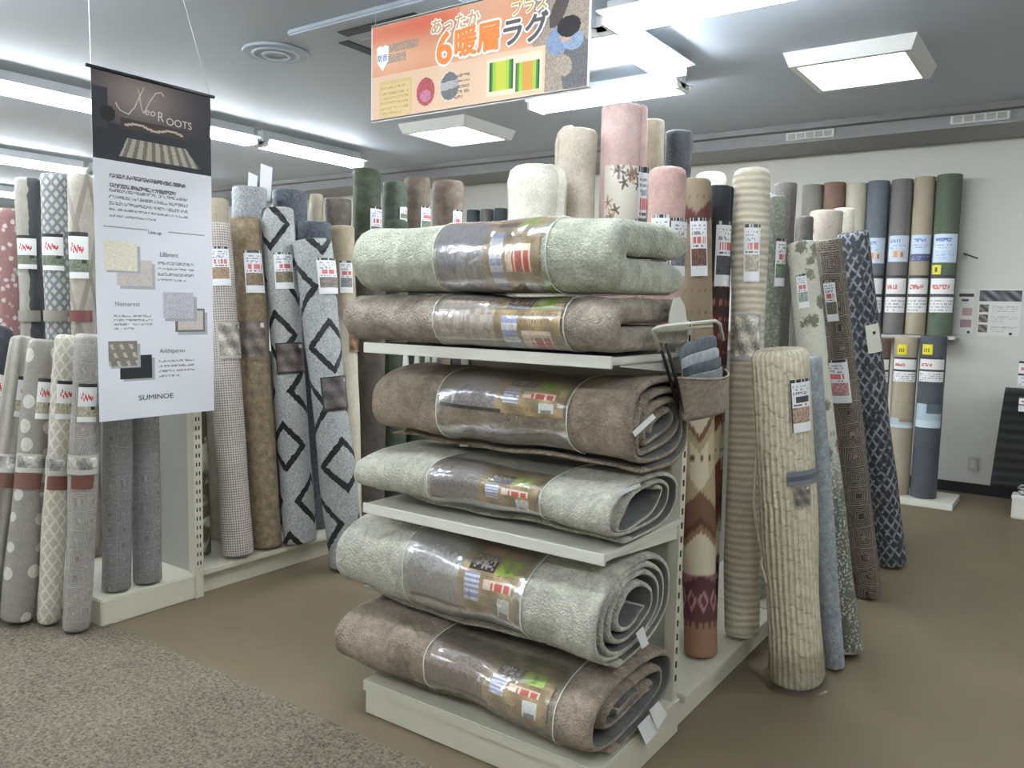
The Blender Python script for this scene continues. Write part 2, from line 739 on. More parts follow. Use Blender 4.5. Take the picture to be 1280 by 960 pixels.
def roll_px(label, mat, wpx, top, bot=None, zb=0.13, dx=0.0, dy=0.0, rmul=1.0, **k):
    """top / bot: (u, v, axis, value). Without bot the roll stands at zb under its top, shifted by dx, dy."""
    T = on(top[2], top[0], top[1], top[3])
    r = wpx * depth(T) / F_PX / 2 * rmul
    if bot is not None:
        B = on(bot[2], bot[0], bot[1], bot[3])
        if bot[2] == 'z':
            a = B - CAM
            a[2] = 0
            B = B + a / np.linalg.norm(a) * r * 0.95
    else:
        B = np.array([T[0] + dx, T[1] + dy, zb])
    return Roll(label, mat, B, T, r, **k)


# ================================================================== SETTING
CEIL = 3.12
X0, X1, Y0, Y1 = -16.0, 3.6, -3.2, 7.9

# floor
m, b = new_mat('floor_brown')
tc = S.nt.nodes.new('ShaderNodeTexCoord').outputs['Object']
n1, n2 = noise(1.2, 4, tc), noise(160, 2, tc)
setin(b, 'Base Color', mixc((n1 * .6 + n2 * .4).step(.3, .7), (104, 91, 70), (122, 108, 85)))
setin(b, 'Roughness', 0.62)
bump(b, n2, 0.15, 0.002)
M['floor'] = m
m, b = new_mat('floor_carpet')
tc = S.nt.nodes.new('ShaderNodeTexCoord').outputs['Object']
n1, n2, n3 = noise(75, 2, tc, .8), noise(1.5, 3, tc), noise(200, 2, tc, .8)
setin(b, 'Base Color', mixc((n1 * .7 + n3 * .5 + n2 * .15).step(.5, .84), (64, 57, 47), (150, 137, 118)))
setin(b, 'Roughness', 0.95)
bump(b, n1 + n3, 0.8, 0.006)
M['carpet'] = m
struct('floor', MB().box((X0, Y0, -0.1), (X1, Y1, 0.0)), 'floor')
struct('floor_carpet_strip', MB().box((X0, Y0, 0.0005), (X1, 1.935, 0.004)), 'carpet')
# walls, ceiling
m, b = new_mat('wall_white')
tc = S.nt.nodes.new('ShaderNodeTexCoord').outputs['Object']
n1, n2 = noise(2.0, 4, tc), noise(120, 2, tc)
setin(b, 'Base Color', mixc(n1, (198, 196, 187), (208, 206, 198)))
setin(b, 'Roughness', 0.7)
bump(b, n2, 0.15, 0.002)
M['wall'] = m
m, b = new_mat('ceiling_paint')
tc = S.nt.nodes.new('ShaderNodeTexCoord').outputs['Object']
n1 = noise(1.0, 3, tc)
setin(b, 'Base Color', mixc(n1, (184, 193, 205), (192, 201, 213)))
setin(b, 'Roughness', 0.6)
M['ceiling'] = m
struct('wall_back', MB().box((X0, Y1, 0), (X1, Y1 + .12, CEIL)), 'wall')
struct('wall_left', MB().box((X0 - .12, Y0, 0), (X0, Y1, CEIL)), 'wall')
struct('wall_right', MB().box((X1, Y0, 0), (X1 + .12, Y1, CEIL)), 'wall')
struct('wall_front', MB().box((X0, Y0 - .12, 0), (X1, Y0, CEIL)), 'wall')
struct('ceiling', MB().box((X0, Y0, CEIL), (X1, Y1, CEIL + .1)), 'ceiling')
# stepped beam along the back wall
M['beam'] = plain('beam_paint', (150, 150, 150), 0.6)
struct('trim_1', MB().box((X0, 7.28, 2.975), (X1, Y1, CEIL)), 'beam')
struct('trim_2', MB().box((X0, 7.2, 3.07), (X1, 7.28, CEIL)).box((X0, 7.24, 2.965), (X1, 7.28, 2.985)), 'beam')
struct('baseboard_back', MB().box((X0, 7.885, 0), (X1, Y1, 0.09)), 'dark')

# ================================================================== CEILING LIGHTS
def batten(cx, cy, L, along, label, group, z=3.0, tubes=2):
    """white batten fitting with reflector wings, lamp holders and tubes"""
    root = empty('tube_light', (cx, cy, CEIL), label, 'ceiling light', group)
    h = L / 2

    def put(mb, name, mat, smooth=False):
        if along == 'y':
            mb.v = [(-y, x, zz) for x, y, zz in mb.v]
        return mb.build(name, mat, root, smooth)
    dz = z - CEIL
    put(MB().prism([(-.04, 0), (.04, 0), (.03, dz + .0), (-.03, dz + .0)], 'x', -h, h), 'housing', 'reflector')
    for s in (-1, 1):
        put(MB().prism([(s * .03, dz + .022), (s * .155, dz + .036), (s * .155, dz + .042), (s * .03, dz + .03)][::s], 'x', -h, h), 'reflector_wing', 'reflector')
    ys = (-.078, .078)
    for q in ys:
        put(MB().tube([(-h + .02, q, dz), (h - .02, q, dz)], .0175, 10), 'tube', 'tube', True)
    for s in (-1, 1):
        put(MB().box((min(s * h, s * (h - .02)), -.1, dz - .022), (max(s * h, s * (h - .02)), .1, dz + .03)), 'lamp_holder', 'plastic_white')
    return root


G1 = 'long rows of tube lights over the left side of the shop'
rows = [(-6.5, 'tube light in the ceiling row just behind the hanging sample banner', [6.36 - 1.36 * k - .68 for k in range(6)]),
        (-9.85, 'tube light in the middle ceiling row beyond the tall rug rolls', [6.5 - 1.36 * k - .68 for k in range(6)]),
        (-13.1, 'tube light in the farthest ceiling row of the shop', [6.6 - 1.36 * k - .68 for k in range(5)])]
for x, lab, ys in rows:
    for y in ys:
        batten(x, y, 1.26, 'y', lab, G1, 2.985)
batten(-2.92, 5.25, 1.2, 'x', 'tube light hanging level above the tall pink rug roll', None, 3.0)
batten(-1.58, 3.95, 1.2, 'x', 'tube light close beside the photo end of the orange sign', None, 3.0)
batten(-2.30, 4.55, .95, 'y', 'short tube light joining two others into a zigzag', None, 3.03)
for y in (1.6, -0.9):
    for x in (-4.4, -1.6, 1.2):
        batten(x, y, 1.2, 'x', 'tube light over the open carpet aisle in front of the shelves', 'tube lights over the carpet aisle', 3.0)
batten(1.4, 4.2, 1.2, 'x', 'tube light over the aisle beside the leaning rug rolls', None, 3.0)


def panel_light(cx, cy, half, label):
    root = empty('panel_light', (cx, cy, CEIL), label, 'ceiling light', 'square panel lights')
    t = 0.075
    o, i = half + .05, half - .02
    b_ = -0.085
    for k in range(4):
        a = k * PI / 2
        mb = MB().prism([(-o, 0), (o, 0), (half + .02, b_), (-half - .02, b_)], 'y', 0, 0.001)
        # bevelled frame side as a solid wedge
        mb = MB()
        pts = [(-o, -o, 0), (o, -o, 0), (half + .02, -half - .02, b_), (-half - .02, -half - .02, b_), (-i, -i, 0), (i, -i, 0), (i, -i, b_), (-i, -i, b_)]
        mb.v = [(math.cos(a) * p[0] - math.sin(a) * p[1], math.sin(a) * p[0] + math.cos(a) * p[1], p[2]) for p in pts]
        mb.f = [(0, 3, 2, 1), (4, 5, 6, 7), (3, 7, 6, 2), (0, 1, 5, 4), (0, 4, 7, 3), (1, 2, 6, 5)]
        mb.build('frame_side', 'plastic_white', root)
    MB().box((-i, -i, -.03), (i, i, -.001)).build('tray', 'reflector', root)
    for k in range(4):
        q = -i + (k + .5) * 2 * i / 4
        MB().tube([(-i + .03, q, -.055), (i - .03, q, -.055)], .022, 10).build('tube', 'panel_glow', root, True)
    for k in range(1, 4):
        q = -i + k * 2 * i / 4
        MB().prism([(q - .012, -.03), (q + .012, -.03), (q + .003, -.08), (q - .003, -.08)], 'x', -i, i).build('louvre', 'plastic_white', root)
        root.children[-1].data.transform(Matrix.Identity(4))
    return root


panel_light(-1.28, 5.62, .33, 'square panel light with deep white frame near the wall beam')
panel_light(-4.78, 5.88, .33, 'square panel light below the hanging orange sign')

# ceiling diffusers
def round_vent(c, r):
    root = empty('ceiling_vent', (c[0], c[1], CEIL), 'round ceiling air diffuser with concentric rings', 'air vent')
    for k, (rr, z) in enumerate(((r, -.012), (r * .7, -.02), (r * .4, -.026))):
        pts = [(rr * math.cos(t), rr * math.sin(t), z) for t in np.linspace(0, 2 * PI, 29)]
        MB().tube(pts, .012, 6, False).build('ring', 'ceiling', root, True)
    MB().tube([(0, 0, 0), (0, 0, -.02)], r * .98, 28).build('plate', 'ceiling', root)


round_vent(on('z', 345, 64, CEIL), .2)
c = on('z', 472, -2, CEIL) + np.array([-.2, .62, 0])
root = empty('air_conditioner', (c[0], c[1], CEIL), 'square ceiling air conditioner cassette behind the orange sign', 'air conditioner')
MB().box((-.62, -.55, -.035), (.62, .55, 0), .01).build('panel', 'ceiling', root)
MB().box((-.28, -.28, -.045), (.28, .28, -.03), .004).build('grille', 'grey_panel', root)
for a in range(4):
    mb = MB().box((-.3, .36, -.042), (.3, .44, -.03))
    ca, sa = math.cos(a * PI / 2), math.sin(a * PI / 2)
    mb.v = [(ca * x - sa * y, sa * x + ca * y, z) for x, y, z in mb.v]
    mb.build('louvre', 'dark', root)
for xc in (on('y', 1012, 168, 7.26)[0], on('y', 1225, 141, 7.26)[0]):
    root = empty('beam_vent', (xc, 7.27, 3.04), 'slotted air vent let into the wall beam', 'air vent', 'slotted vents in the wall beam')
    MB().box((-.2, -.012, -.045), (.2, .02, .02), .003).build('frame', 'plastic_white', root)
    for k in range(5):
        MB().box((-.18 + k * .075, -.02, -.035), (-.12 + k * .075, -.01, .01)).build('slat', 'grey_panel', root)

# ================================================================== FRONT END-OF-AISLE SHELF
XL, XR, YF, YB = -2.075, -1.09, 2.05, 2.64
root = empty('display_shelf', ((XL + XR) / 2, (YF + YB) / 2, 0), 'cream metal end-of-aisle shelf holding six thick folded rugs', 'shelf')
RX, RY = (XL + XR) / 2, (YF + YB) / 2


def part(mb, name, mat, smooth=False, parent=None, ox=None, oy=None):
    ox = RX if ox is None else ox
    oy = RY if oy is None else oy
    mb.v = [(x - ox, y - oy, z) for x, y, z in mb.v]
    return mb.build(name, mat, parent or root, smooth)


part(MB().box((XL, YF + .012, 0), (XR, YB, .115), .004), 'base', 'cream_metal')
part(MB().box((XL - .003, YF, .088), (XR + .003, YB, .13), .005), 'base_deck', 'cream_metal')
for x in (XL + .005, XR - .045):
    up_ = part(MB().box((x, YB - .05, .11), (x + .04, YB - .01, 1.47)), 'upright', 'cream_metal')
    for k in range(26):
        z = .2 + k * .05
        sx = x + .041 if x > -1.5 else x - .001
        part(MB().box((sx - .002, YB - .036, z), (sx + .002, YB - .028, z + .022)), 'slot', 'dark', parent=up_)
part(MB().box((XL + .045, YB - .03, .13), (XR - .045, YB - .02, 1.45)), 'back_panel', 'cream_metal')
for zt, nm in ((.79, 'middle'), (1.365, 'top')):
    sh = part(MB().box((XL, YF, zt - .022), (XR, YB - .05, zt), .003), 'shelf_board', 'white_metal')
    part(MB().box((XL, YF - .006, zt - .032), (XR, YF + .004, zt + .004), .002), 'front_lip', 'white_metal', parent=sh)
    for x in (XL + .012, XR - .016):
        part(MB().prism([(YF + .08, zt - .02), (YB - .05, zt - .02), (YB - .05, zt - .075), (YB - .09, zt - .07), (YF + .08, zt - .03)], 'x', x - .003, x + .003), 'bracket', 'white_metal', parent=sh)

for (u, v) in ((507, 451), (521, 452), (534, 455), (543, 458)):
    q = on('y', u, v, 2.48)
    part(MB().prism([(q[0] - .006, 1.34), (q[0] + .006, 1.34), (q[0] + .016, q[2] - .025), (q[0] - .016, q[2] - .03)], 'y', 2.478, 2.484), 'shelf_clip', 'paper', parent=sh)

# ------------------------------------------------------------------ thick folded / rolled rugs on it
PATTERN = {}
def plush(name, a, b2, c3):
    def ex(uv, u, v, tc):
        return noise(8, 3, tc, .6, 1.5).step(.45, .75), c3
    M[name] = rug_mat(name, a, b2, None, 120, 16, 0.0, 1.0, 0.30, ex)
    for nd in M[name].node_tree.nodes:
        if nd.type == 'BUMP': nd.inputs['Distance'].default_value = .013


plush('plush_sage', (186, 190, 164), (212, 215, 190), (166, 170, 146))
plush('plush_grey', (188, 185, 163), (212, 209, 188), (160, 157, 138))
plush('plush_brown', (150, 128, 104), (178, 156, 132), (128, 109, 90))
plush('plush_tan', (158, 142, 122), (188, 172, 152), (126, 110, 92))


M['backing'] = rug_mat('felt_backing', (84, 84, 80), (104, 103, 98), None, 240, 20, 0.0, .4, .2)


def wrap_card(seed, tone=(150, 146, 148), nu=64, nv=34, logo=True):
    """printed insert: photograph of the pile on the left, gold panel with boxes on the right (row 0 at the bottom)"""
    rng = np.random.RandomState(seed)
    im = blank(nu, nv, tone)
    im *= rng.uniform(.9, 1.16, (nv, nu, 1))
    g = int(nu * .52)
    gold = np.array((172, 148, 110.))
    for x in range(g - 3, nu):
        for y in range(nv):
            im[y, x] = gold * (0.85 + .25 * math.sin(x * .23 + y * .17) ** 2) * (1.0 if y < nv * .55 else .8)
    im[:2, :g] = (60, 50, 46)
    im[-4:, :] = im[-4:, :] * .75
    yb = int(nv * .52)
    im[yb:yb + 8, g + 2:g + 15] = (46, 34, 30)
    for y in range(yb + 1, yb + 7):
        for x in range(g + 3, g + 14):
            if rng.rand() < .4: im[y, x] = (180, 170, 165)
    im[yb:yb + 8, g + 16:g + 26] = (150, 180, 60)
    im[yb + 1:yb + 7, g + 20:g + 22] = (110, 140, 40)
    for k in range(5):
        im[int(nv * .18) + 2 * k, g + 1:g + 9] = (228, 228, 238)
        im[int(nv * .18) + 2 * k + 1, g + 1:g + 9] = (160, 165, 200)
    im[int(nv * .3):int(nv * .42), g + 11:g + 26] = (236, 214, 196)
    for x in range(g + 15, g + 25):
        if x % 5 < 4: im[int(nv * .31):int(nv * .41), x] = (200, 92, 76)
    im[int(nv * .06):int(nv * .24), g + 19:g + 26] = (236, 236, 232)
    im[int(nv * .06):int(nv * .13), g + 20:g + 25] = (150, 150, 150)
    if logo:
        im[int(nv * .78):int(nv * .9), g + 4:g + 15] = (190, 130, 104)
        im[int(nv * .8):int(nv * .88), g + 6:g + 14:2] = (240, 210, 190)
        im[int(nv * .79):int(nv * .88), g + 17:g + 26] = (160, 120, 104)
    im = np.kron(im, np.ones((2, 2, 1)))
    im[:, 2 * g:] *= rng.uniform(.93, 1.06, (2 * nv, 2 * nu - 2 * g, 1))
    pr_ = random.Random(seed)
    scrib(im, 2 * g + 2, nv * .12, 2 * g + 34, nv * .3, (120, 96, 66), pr_, 3, .5)
    scrib(im, 2 * g + 22, nv * .88, 2 * nu - 3, nv * .98, (120, 96, 66), pr_, 2, .5)
    return np.clip(im, 0, 255)


def ssq(c, n):
    return np.sign(c) * np.abs(c) ** (2.0 / n)


class SoftRug:
    """thick rug rolled or folded flat, lying along X: a sheet of real thickness following a profile in (y, z)"""

    def __init__(self, label, mat, x0, x1, yc, z0, z1, hy, kind, seed, th, band, card, group='folded rugs on the end shelf',
                 tone=(150, 146, 148), turns=2.4, tilt=0.0, sag=0.0):
        rng = random.Random(seed)
        self.ph = [rng.uniform(0, 6.28) for _ in range(8)]
        zc, hz = (z0 + z1) / 2, (z1 - z0) / 2
        self.root = empty('folded_rug', ((x0 + x1) / 2, yc, z0), label, 'rug', group)
        self.o = np.array([(x0 + x1) / 2, yc, z0])
        self.x0, self.x1, self.yc, self.zc, self.hy, self.hz, self.kind, self.th, self.tilt, self.band = x0, x1, yc, zc, hy, hz, kind, th, tilt, band
        self.zmin, self.zmax = z0, z1
        if kind == 'roll':
            self.ang0 = -0.6 * PI   # free edge at the lower back
            turns = max(2.4, (hz - .022) / (th * 1.4))
            nt = int(turns * 40)
            s = np.linspace(0, turns * 2 * PI, nt)
        else:
            s = np.linspace(0, 1, 44)
        self.s = s
        stations = [0, .006, .016, .03] + list(np.linspace(.05, (x1 - x0) - .05, 42)) + [(x1 - x0) - .03, (x1 - x0) - .016, (x1 - x0) - .006, x1 - x0]
        xs = np.array(stations)
        tk = np.ones(len(xs))
        for i, q in enumerate((.45, .75, .92, 1.0)):
            tk[i] = q
            tk[-1 - i] = q
        Sg, Xg = np.meshgrid(s, xs)
        C, N = self.path(Sg, Xg)
        T = (self.th / 2) * tk[:, None, None]
        env = np.ones(len(s))
        e = 4
        for i in range(e):
            q = math.sqrt(1 - (1 - (i + .35) / e) ** 2)
            env[i] = q
            env[-1 - i] = q
        T = T * env[None, :, None]
        A, B = C + N * T, C - N * T
        nr, nc = Sg.shape
        loop = np.concatenate([A, B[:, ::-1]], 1)
        V = loop.reshape(-1, 3)
        k = 2 * nc
        idx = np.arange(nr * k).reshape(nr, k)
        nx = np.roll(idx, -1, 1)
        faces = np.stack([idx[:-1], idx[1:], nx[1:], nx[:-1]], -1).reshape(-1, 4).tolist()
        for i in range(nc - 1):
            j = k - 1 - i
            faces.append([idx[0][i], idx[0][i + 1], idx[0][j - 1], idx[0][j]])
            faces.append([idx[-1][i + 1], idx[-1][i], idx[-1][j], idx[-1][j - 1]])
        o = mesh_obj('rug_body', (V - self.o).tolist(), faces, mat, self.root, True)
        me = o.data
        me.uv_layers.new(name='UVMap')
        if kind == 'roll':      # the underside of the sheet is a dark felt backing
            me.materials.append(M['backing'])
            nq = (nr - 1) * k
            mi = np.zeros(len(me.polygons), dtype=np.int32)
            col_ = np.arange(nq) % k
            mi[:nq][(col_ >= nc + 1) & (col_ < k - 2)] = 1
            me.polygons.foreach_set('material_index', mi)
        # clear sleeve round the middle
        if band:
            xa, xb = band[0] - x0, band[1] - x0
            ss = self.outer_range()
            sg, xg = np.meshgrid(np.linspace(ss[0], ss[1], 60), np.linspace(xa, xb, 24))
            C, N = self.path(sg, xg)
            P = C + N * (self.th / 2 + .005)
            nr, nc = sg.shape
            idx = np.arange(nr * nc).reshape(nr, nc)
            f = np.stack([idx[:-1, :-1], idx[1:, :-1], idx[1:, 1:], idx[:-1, 1:]], -1).reshape(-1, 4)
            mesh_obj('plastic_wrap', (P.reshape(-1, 3) - self.o).tolist(), f.tolist(), 'film', self.root, True)
            for xe in (xa, xb):
                pts = self.path(np.linspace(ss[0], ss[1], 50), np.full(50, xe))
                Q = pts[0] + pts[1] * (self.th / 2 + .004)
                MB().tube(list(Q - self.o), .0022, 6).build('wrap_edge', 'film_edge', self.root, True)
        if card:
            cx0, cx1, s0, s1 = card
            im = wrap_card(seed, tone, logo=(kind == 'roll' and hz > .15))
            nv, nu = im.shape[:2]
            sg, xg = np.meshgrid(np.linspace(s0, s1, nv + 1), np.linspace(cx0 - x0, cx1 - x0, nu + 1), indexing='ij')
            C, N = self.path(sg, xg)
            P = C + N * (self.th / 2 + .0035)
            grid_patch('label_card', P - self.o, im, 'print_gloss', self.root)

    def outer_range(self):
        return (0.15, 2 * PI - .05) if self.kind == 'roll' else (0.03, .97)

    def path(self, s, x):
        """centre line of the sheet and its outward normal"""
        def c(s):
            p = self.ph
            L = self.x1 - self.x0
            xn = x / L
            bx0, bx1 = (self.band[0] - self.x0, self.band[1] - self.x0) if self.band else (-9, -8)
            inb = 1 / (1 + np.exp(-(x - bx0) / .02)) * 1 / (1 + np.exp((x - bx1) / .02))
            puff = 1.0 - .035 * inb
            if self.kind == 'roll':
                a = self.ang0 + s          # 0 = back, pi/2 = top, pi = front
                a = -a + PI
                a = self.ang0 + s
                pitch = (self.th * 1.4)
                shr = pitch * s / (2 * PI)
                wob = .008 * np.sin(2 * a + p[0] + x * 4) + .006 * np.sin(3 * a + p[1] - x * 7) + .007 * np.sin(x * 9 + p[2]) + .004 * np.sin(x * 23 + p[3] + 2 * a)
                inner = np.clip((s - 2 * PI) / (2 * PI), 0, 1)
                ry = (self.hy - self.th / 2 - shr * (1 + ((self.hy / self.hz) ** .75 - 1) * np.clip(s / (2 * PI), 0, 1))) * puff + wob
                rz = (self.hz - self.th / 2 - shr) * puff + wob * .6
                rz = np.maximum(rz, .012)
                ry = np.maximum(ry, .02)
                n = 3.0 if self.hz < .14 else 2.6
                y = ry * ssq(np.cos(a), n)
                z = rz * ssq(np.sin(a), n)
                z = z + inner * .03 * np.sin(a * 1.0 + p[4])
                y = y + inner * .02 * np.sin(p[5] + a)
            else:
                R = self.hz - self.th / 2
                Ls = 2 * self.hy - R - self.th / 2
                tot = 2 * Ls + PI * R
                d = s * tot
                y = np.where(d < Ls, self.hy - d, np.where(d < Ls + PI * R, 0, -self.hy + self.th / 2 + R + (d - Ls - PI * R)))
                z = np.where(d < Ls, R, np.where(d < Ls + PI * R, 0, -R))
                ph = np.clip((d - Ls) / R, 0, PI)
                arc = (d >= Ls) & (d < Ls + PI * R)
                yf = -self.hy + self.th / 2 + R
                y = np.where(d < Ls, self.hy - self.th * .0 - d, y)
                y = np.where(d < Ls, yf + (Ls - d), y)
                y = np.where(arc, yf - R * np.sin(ph), y)
                z = np.where(arc, R * np.cos(ph), z)
                wob = .006 * np.sin(x * 8 + p[2]) + .005 * np.sin(x * 17 + y * 12 + p[3]) + .005 * np.sin(y * 19 + p[4] + x * 3)
                z = z * puff + .5 * wob * np.where(z > 0, 1.0, .2) * np.clip(np.abs(z) / (R + 1e-6), 0, 1)
                # the top layer slopes up towards the open side
                y = y + .006 * np.sin(x * 11 + p[0])
            ct, st = math.cos(self.tilt), math.sin(self.tilt)
            y, z = y * ct - z * st, y * st + z * ct
            sag = 0
            Z = z + self.zc + sag
            if self.kind == 'roll':
                h = self.th / 2
                Z = np.maximum(Z, self.zmin + h)
            X = self.x0 + x + 0.004 * np.sin(s * 3 + p[6]) * (np.abs(xn - .5) > .47)
            return np.stack(np.broadcast_arrays(X, y + self.yc, Z), -1)
        e = 1e-3
        P = c(s)
        D = c(s + e) - c(s - e)
        D /= (np.linalg.norm(D, axis=-1, keepdims=True) + 1e-9)
        # outward: rotate the tangent by 90 degrees in the y-z plane
        N = np.stack([np.zeros_like(D[..., 0]), D[..., 2], -D[..., 1]], -1)
        return P, N


m, b = new_mat('film_edge')
setin(b, 'Base Color', (225, 224, 215))
setin(b, 'Roughness', 0.3)
M['film_edge'] = m


def xb_at(u, v, y):
    return float(on('y', u, v, y)[0])


def soft(label, mat, y0, y1, z0, z1, kind, seed, th, wrapu, cardu, cardv, xl, xr, s_rng, vm, **k):
    ya = y0 + .03
    band = (xb_at(wrapu[0], vm, ya), xb_at(wrapu[1], vm, ya))
    card = (xb_at(cardu[0], vm, ya), xb_at(cardu[1], vm, ya)) + s_rng
    return SoftRug(label, mat, xl, xr, (y0 + y1) / 2, z0, z1, (y1 - y0) / 2, kind, seed, th, band, card, **k)


# angle on the roll: a = -0.6*pi + s ; front (-y) is a = pi -> s = 1.6*pi ; top is a = pi/2 -> s = 1.1*pi
R6 = soft('lowest brown plush rug roll resting on the shelf base', 'plush_brown', 1.95, 2.56, .138, .40, 'roll', 11, .025, (522, 690), (528, 680), 0, -2.17, -1.09, (1.66 * PI, 1.2 * PI), 870, tone=(132, 116, 108))
R5 = soft('largest pale grey plush rug roll under the middle shelf', 'plush_grey', 1.985, 2.52, .400, .742, 'roll', 12, .025, (500, 650), (506, 645), 0, -2.19, -1.095, (1.72 * PI, 1.16 * PI), 740, tone=(156, 154, 152))
R4 = soft('pale grey plush rug roll lying directly on the middle shelf', 'plush_grey', 1.985, 2.53, .802, .998, 'roll', 13, .022, (530, 668), (534, 664), 0, -2.11, -1.075, (1.68 * PI, 1.2 * PI), 615, tone=(138, 130, 130))
R3 = soft('brown plush rug roll stacked on the pale one on the middle shelf', 'plush_brown', 2.07, 2.57, 1.0, 1.306, 'roll', 14, .025, (545, 705), (550, 700), 0, -2.10, -1.06, (1.58 * PI, 1.18 * PI), 520, tone=(140, 132, 134))
R2 = soft('tan plush rug folded flat on the top shelf', 'plush_tan', 2.02, 2.56, 1.378, 1.536, 'fold', 15, .075, (550, 712), (556, 708), 0, -2.17, -1.08, (.66, .30), 405, tone=(176, 164, 152))
R1 = soft('sage green plush rug folded on top of the shelf stack', 'plush_sage', 2.0, 2.5, 1.55, 1.768, 'fold', 16, .104, (548, 690), (552, 682), 0, -2.11, -1.075, (.64, .26), 335, tone=(140, 138, 142))

# hang tags on the roll ends
def hang_tag(root, pts, thick=.0015):
    """small paper tag as child; pts are four corners in world space"""
    o = np.array(root.location)
    P = np.array(pts) - o
    n = np.cross(P[1] - P[0], P[2] - P[0])
    n /= np.linalg.norm(n)
    v = list(P) + list(P + n * thick)
    f = [(3, 2, 1, 0), (4, 5, 6, 7), (0, 1, 5, 4), (1, 2, 6, 5), (2, 3, 7, 6), (3, 0, 4, 7)]
    return mesh_obj('care_tag', v, f, 'paper', root)


def tag_px(root, quad, x):
    hang_tag(root, [on('x', u, v, x) for u, v in quad])


tag_px(R6.root, [(797, 908), (812, 893), (822, 915), (808, 931)], -1.066)
tag_px(R6.root, [(812, 888), (824, 876), (834, 893), (822, 912)], -1.058)
tag_px(R5.root, [(795, 792), (804, 783), (811, 805), (803, 811)], -1.07)
tag_px(R3.root, [(791, 540), (816, 517), (820, 522), (794, 546)], -1.04)
tag_px(R4.root, [(770, 616), (800, 604), (801, 608), (772, 621)], -1.06)

# ------------------------------------------------------------------ sample holder hung on the upright
H0 = on('y', 818, 412, 2.55)
hx, hy = -1.035, 2.5
root = empty('sample_holder', (hx, hy, 1.1), 'knitted pocket of rug samples on a white metal frame', 'sample holder')


def hp(u, v, x):
    return on('x', u, v, x) - np.array([hx, hy, 1.1])


fr = [hp(824, 437, -1.045), hp(817, 412, -1.03), hp(822, 409, -1.025), hp(828, 408, -1.02), hp(894, 401, -1.02), hp(900, 405, -1.022), hp(904, 425, -1.03)]
MB().tube(fr, .006, 8).build('frame', 'white_metal', root, True)
MB().tube([hp(818, 413, -1.04), hp(845, 412, -1.05), hp(890, 408, -1.05)], .005, 8).build('frame_bar', 'white_metal', root, True)
for (u0, u1, x_) in ((825, 850, -1.045), (833, 856, -1.02)):
    MB().tube([hp(u0, 430, x_), hp(u1, 516, x_)], .0055, 8).build('frame_rod', 'black_metal', root, True)
pl = [hp(836, 411, -1.045), hp(860, 408, -1.045), hp(856, 382, -1.045), hp(850, 371, -1.045), hp(843, 373, -1.045), hp(838, 392, -1.045)]
n_ = len(pl)
vv = [p for p in pl] + [p + np.array([-.004, 0, 0]) for p in pl]
mesh_obj('sign_fin', vv, [tuple(range(n_ - 1, -1, -1)), tuple(range(n_, 2 * n_))] + [(i, (i + 1) % n_, n_ + (i + 1) % n_, n_ + i) for i in range(n_)], 'white_metal', root)
q_ = hp(852, 411, -1.05)
MB().tube([q_, q_ + np.array([-.0, .03, 0.0]), np.array([-1.089 - hx, 2.61 - hy, q_[2]])], .005, 6).build('hook', 'white_metal', root)

# pocket: a soft bag open at the top
M['pocket'] = rug_mat('pocket', (150, 132, 112), (172, 154, 134), lambda uv, u, v, tc: noise(60, 2, tc).step(.4, .6), 300, 12, 0.0)
corn = {}
def bag(u, v):  # u 0..1 left-right, v 0..1 bottom-top -> front panel point
    tl, tr_, bl, br = hp(847, 472, -1.005), hp(906, 462, -1.005), hp(858, 527, -1.02), hp(910, 510, -1.02)
    p = (1 - v) * ((1 - u) * bl + u * br) + v * ((1 - u) * tl + u * tr_)
    bul = .066 * math.sin(PI * u) ** .8 * (.45 + .55 * v)
    return p + np.array([bul, 0, -.012 * math.sin(PI * u) * v])


nu, nv = 16, 10
vv, ff = [], []
for layer in range(2):
    for j in range(nv + 1):
        for i in range(nu + 1):
            p = bag(i / nu, j / nv)
            if layer:
                p = hp(849 + 58 * i / nu, 470 - 8 * i / nu + (54 - 6 * i / nu) * (1 - j / nv), -1.04)
            vv.append(p)
k = (nv + 1) * (nu + 1)
for layer in range(2):
    for j in range(nv):
        for i in range(nu):
            a = layer * k + j * (nu + 1) + i
            q = (a, a + 1, a + nu + 2, a + nu + 1)
            ff.append(q if layer == 0 else q[::-1])
for j in range(nv):
    for i in (0, nu):
        a = j * (nu + 1) + i
        q = (a, a + nu + 1, a + nu + 1 + k, a + k)
        ff.append(q if i == 0 else q[::-1])
for i in range(nu):
    ff.append((i + 1, i, i + k, i + 1 + k))
po = mesh_obj('pocket', vv, ff, 'pocket', root, True)
MB().tube([bag(i / 12, 1) for i in range(13)], .004, 6).build('pocket_hem', 'pocket', po, True)
M['sample_a'] = rug_mat('sample_slate', (92, 102, 112), (118, 128, 136), None, 260, 30, 0)
M['sample_b'] = rug_mat('sample_pale', (168, 178, 184), (190, 198, 202), None, 260, 30, 0)
M['sample_c'] = rug_mat('sample_charcoal', (72, 80, 88), (94, 104, 112), None, 260, 30, 0)
M['sample_d'] = rug_mat('sample_grey', (120, 126, 126), (140, 146, 146), None, 260, 30, 0)
samples = [((843, 440, 898, 421), 0, 'sample_a', 'slate grey rug sample at the back of the pocket'),
           ((845, 453, 901, 436), 1, 'sample_b', 'pale grey rug sample in the pocket'),
           ((847, 465, 904, 447), 2, 'sample_c', 'charcoal rug sample between two others in the pocket'),
           ((851, 476, 904, 459), 3, 'sample_d', 'mid grey rug sample at the front of the pocket')]
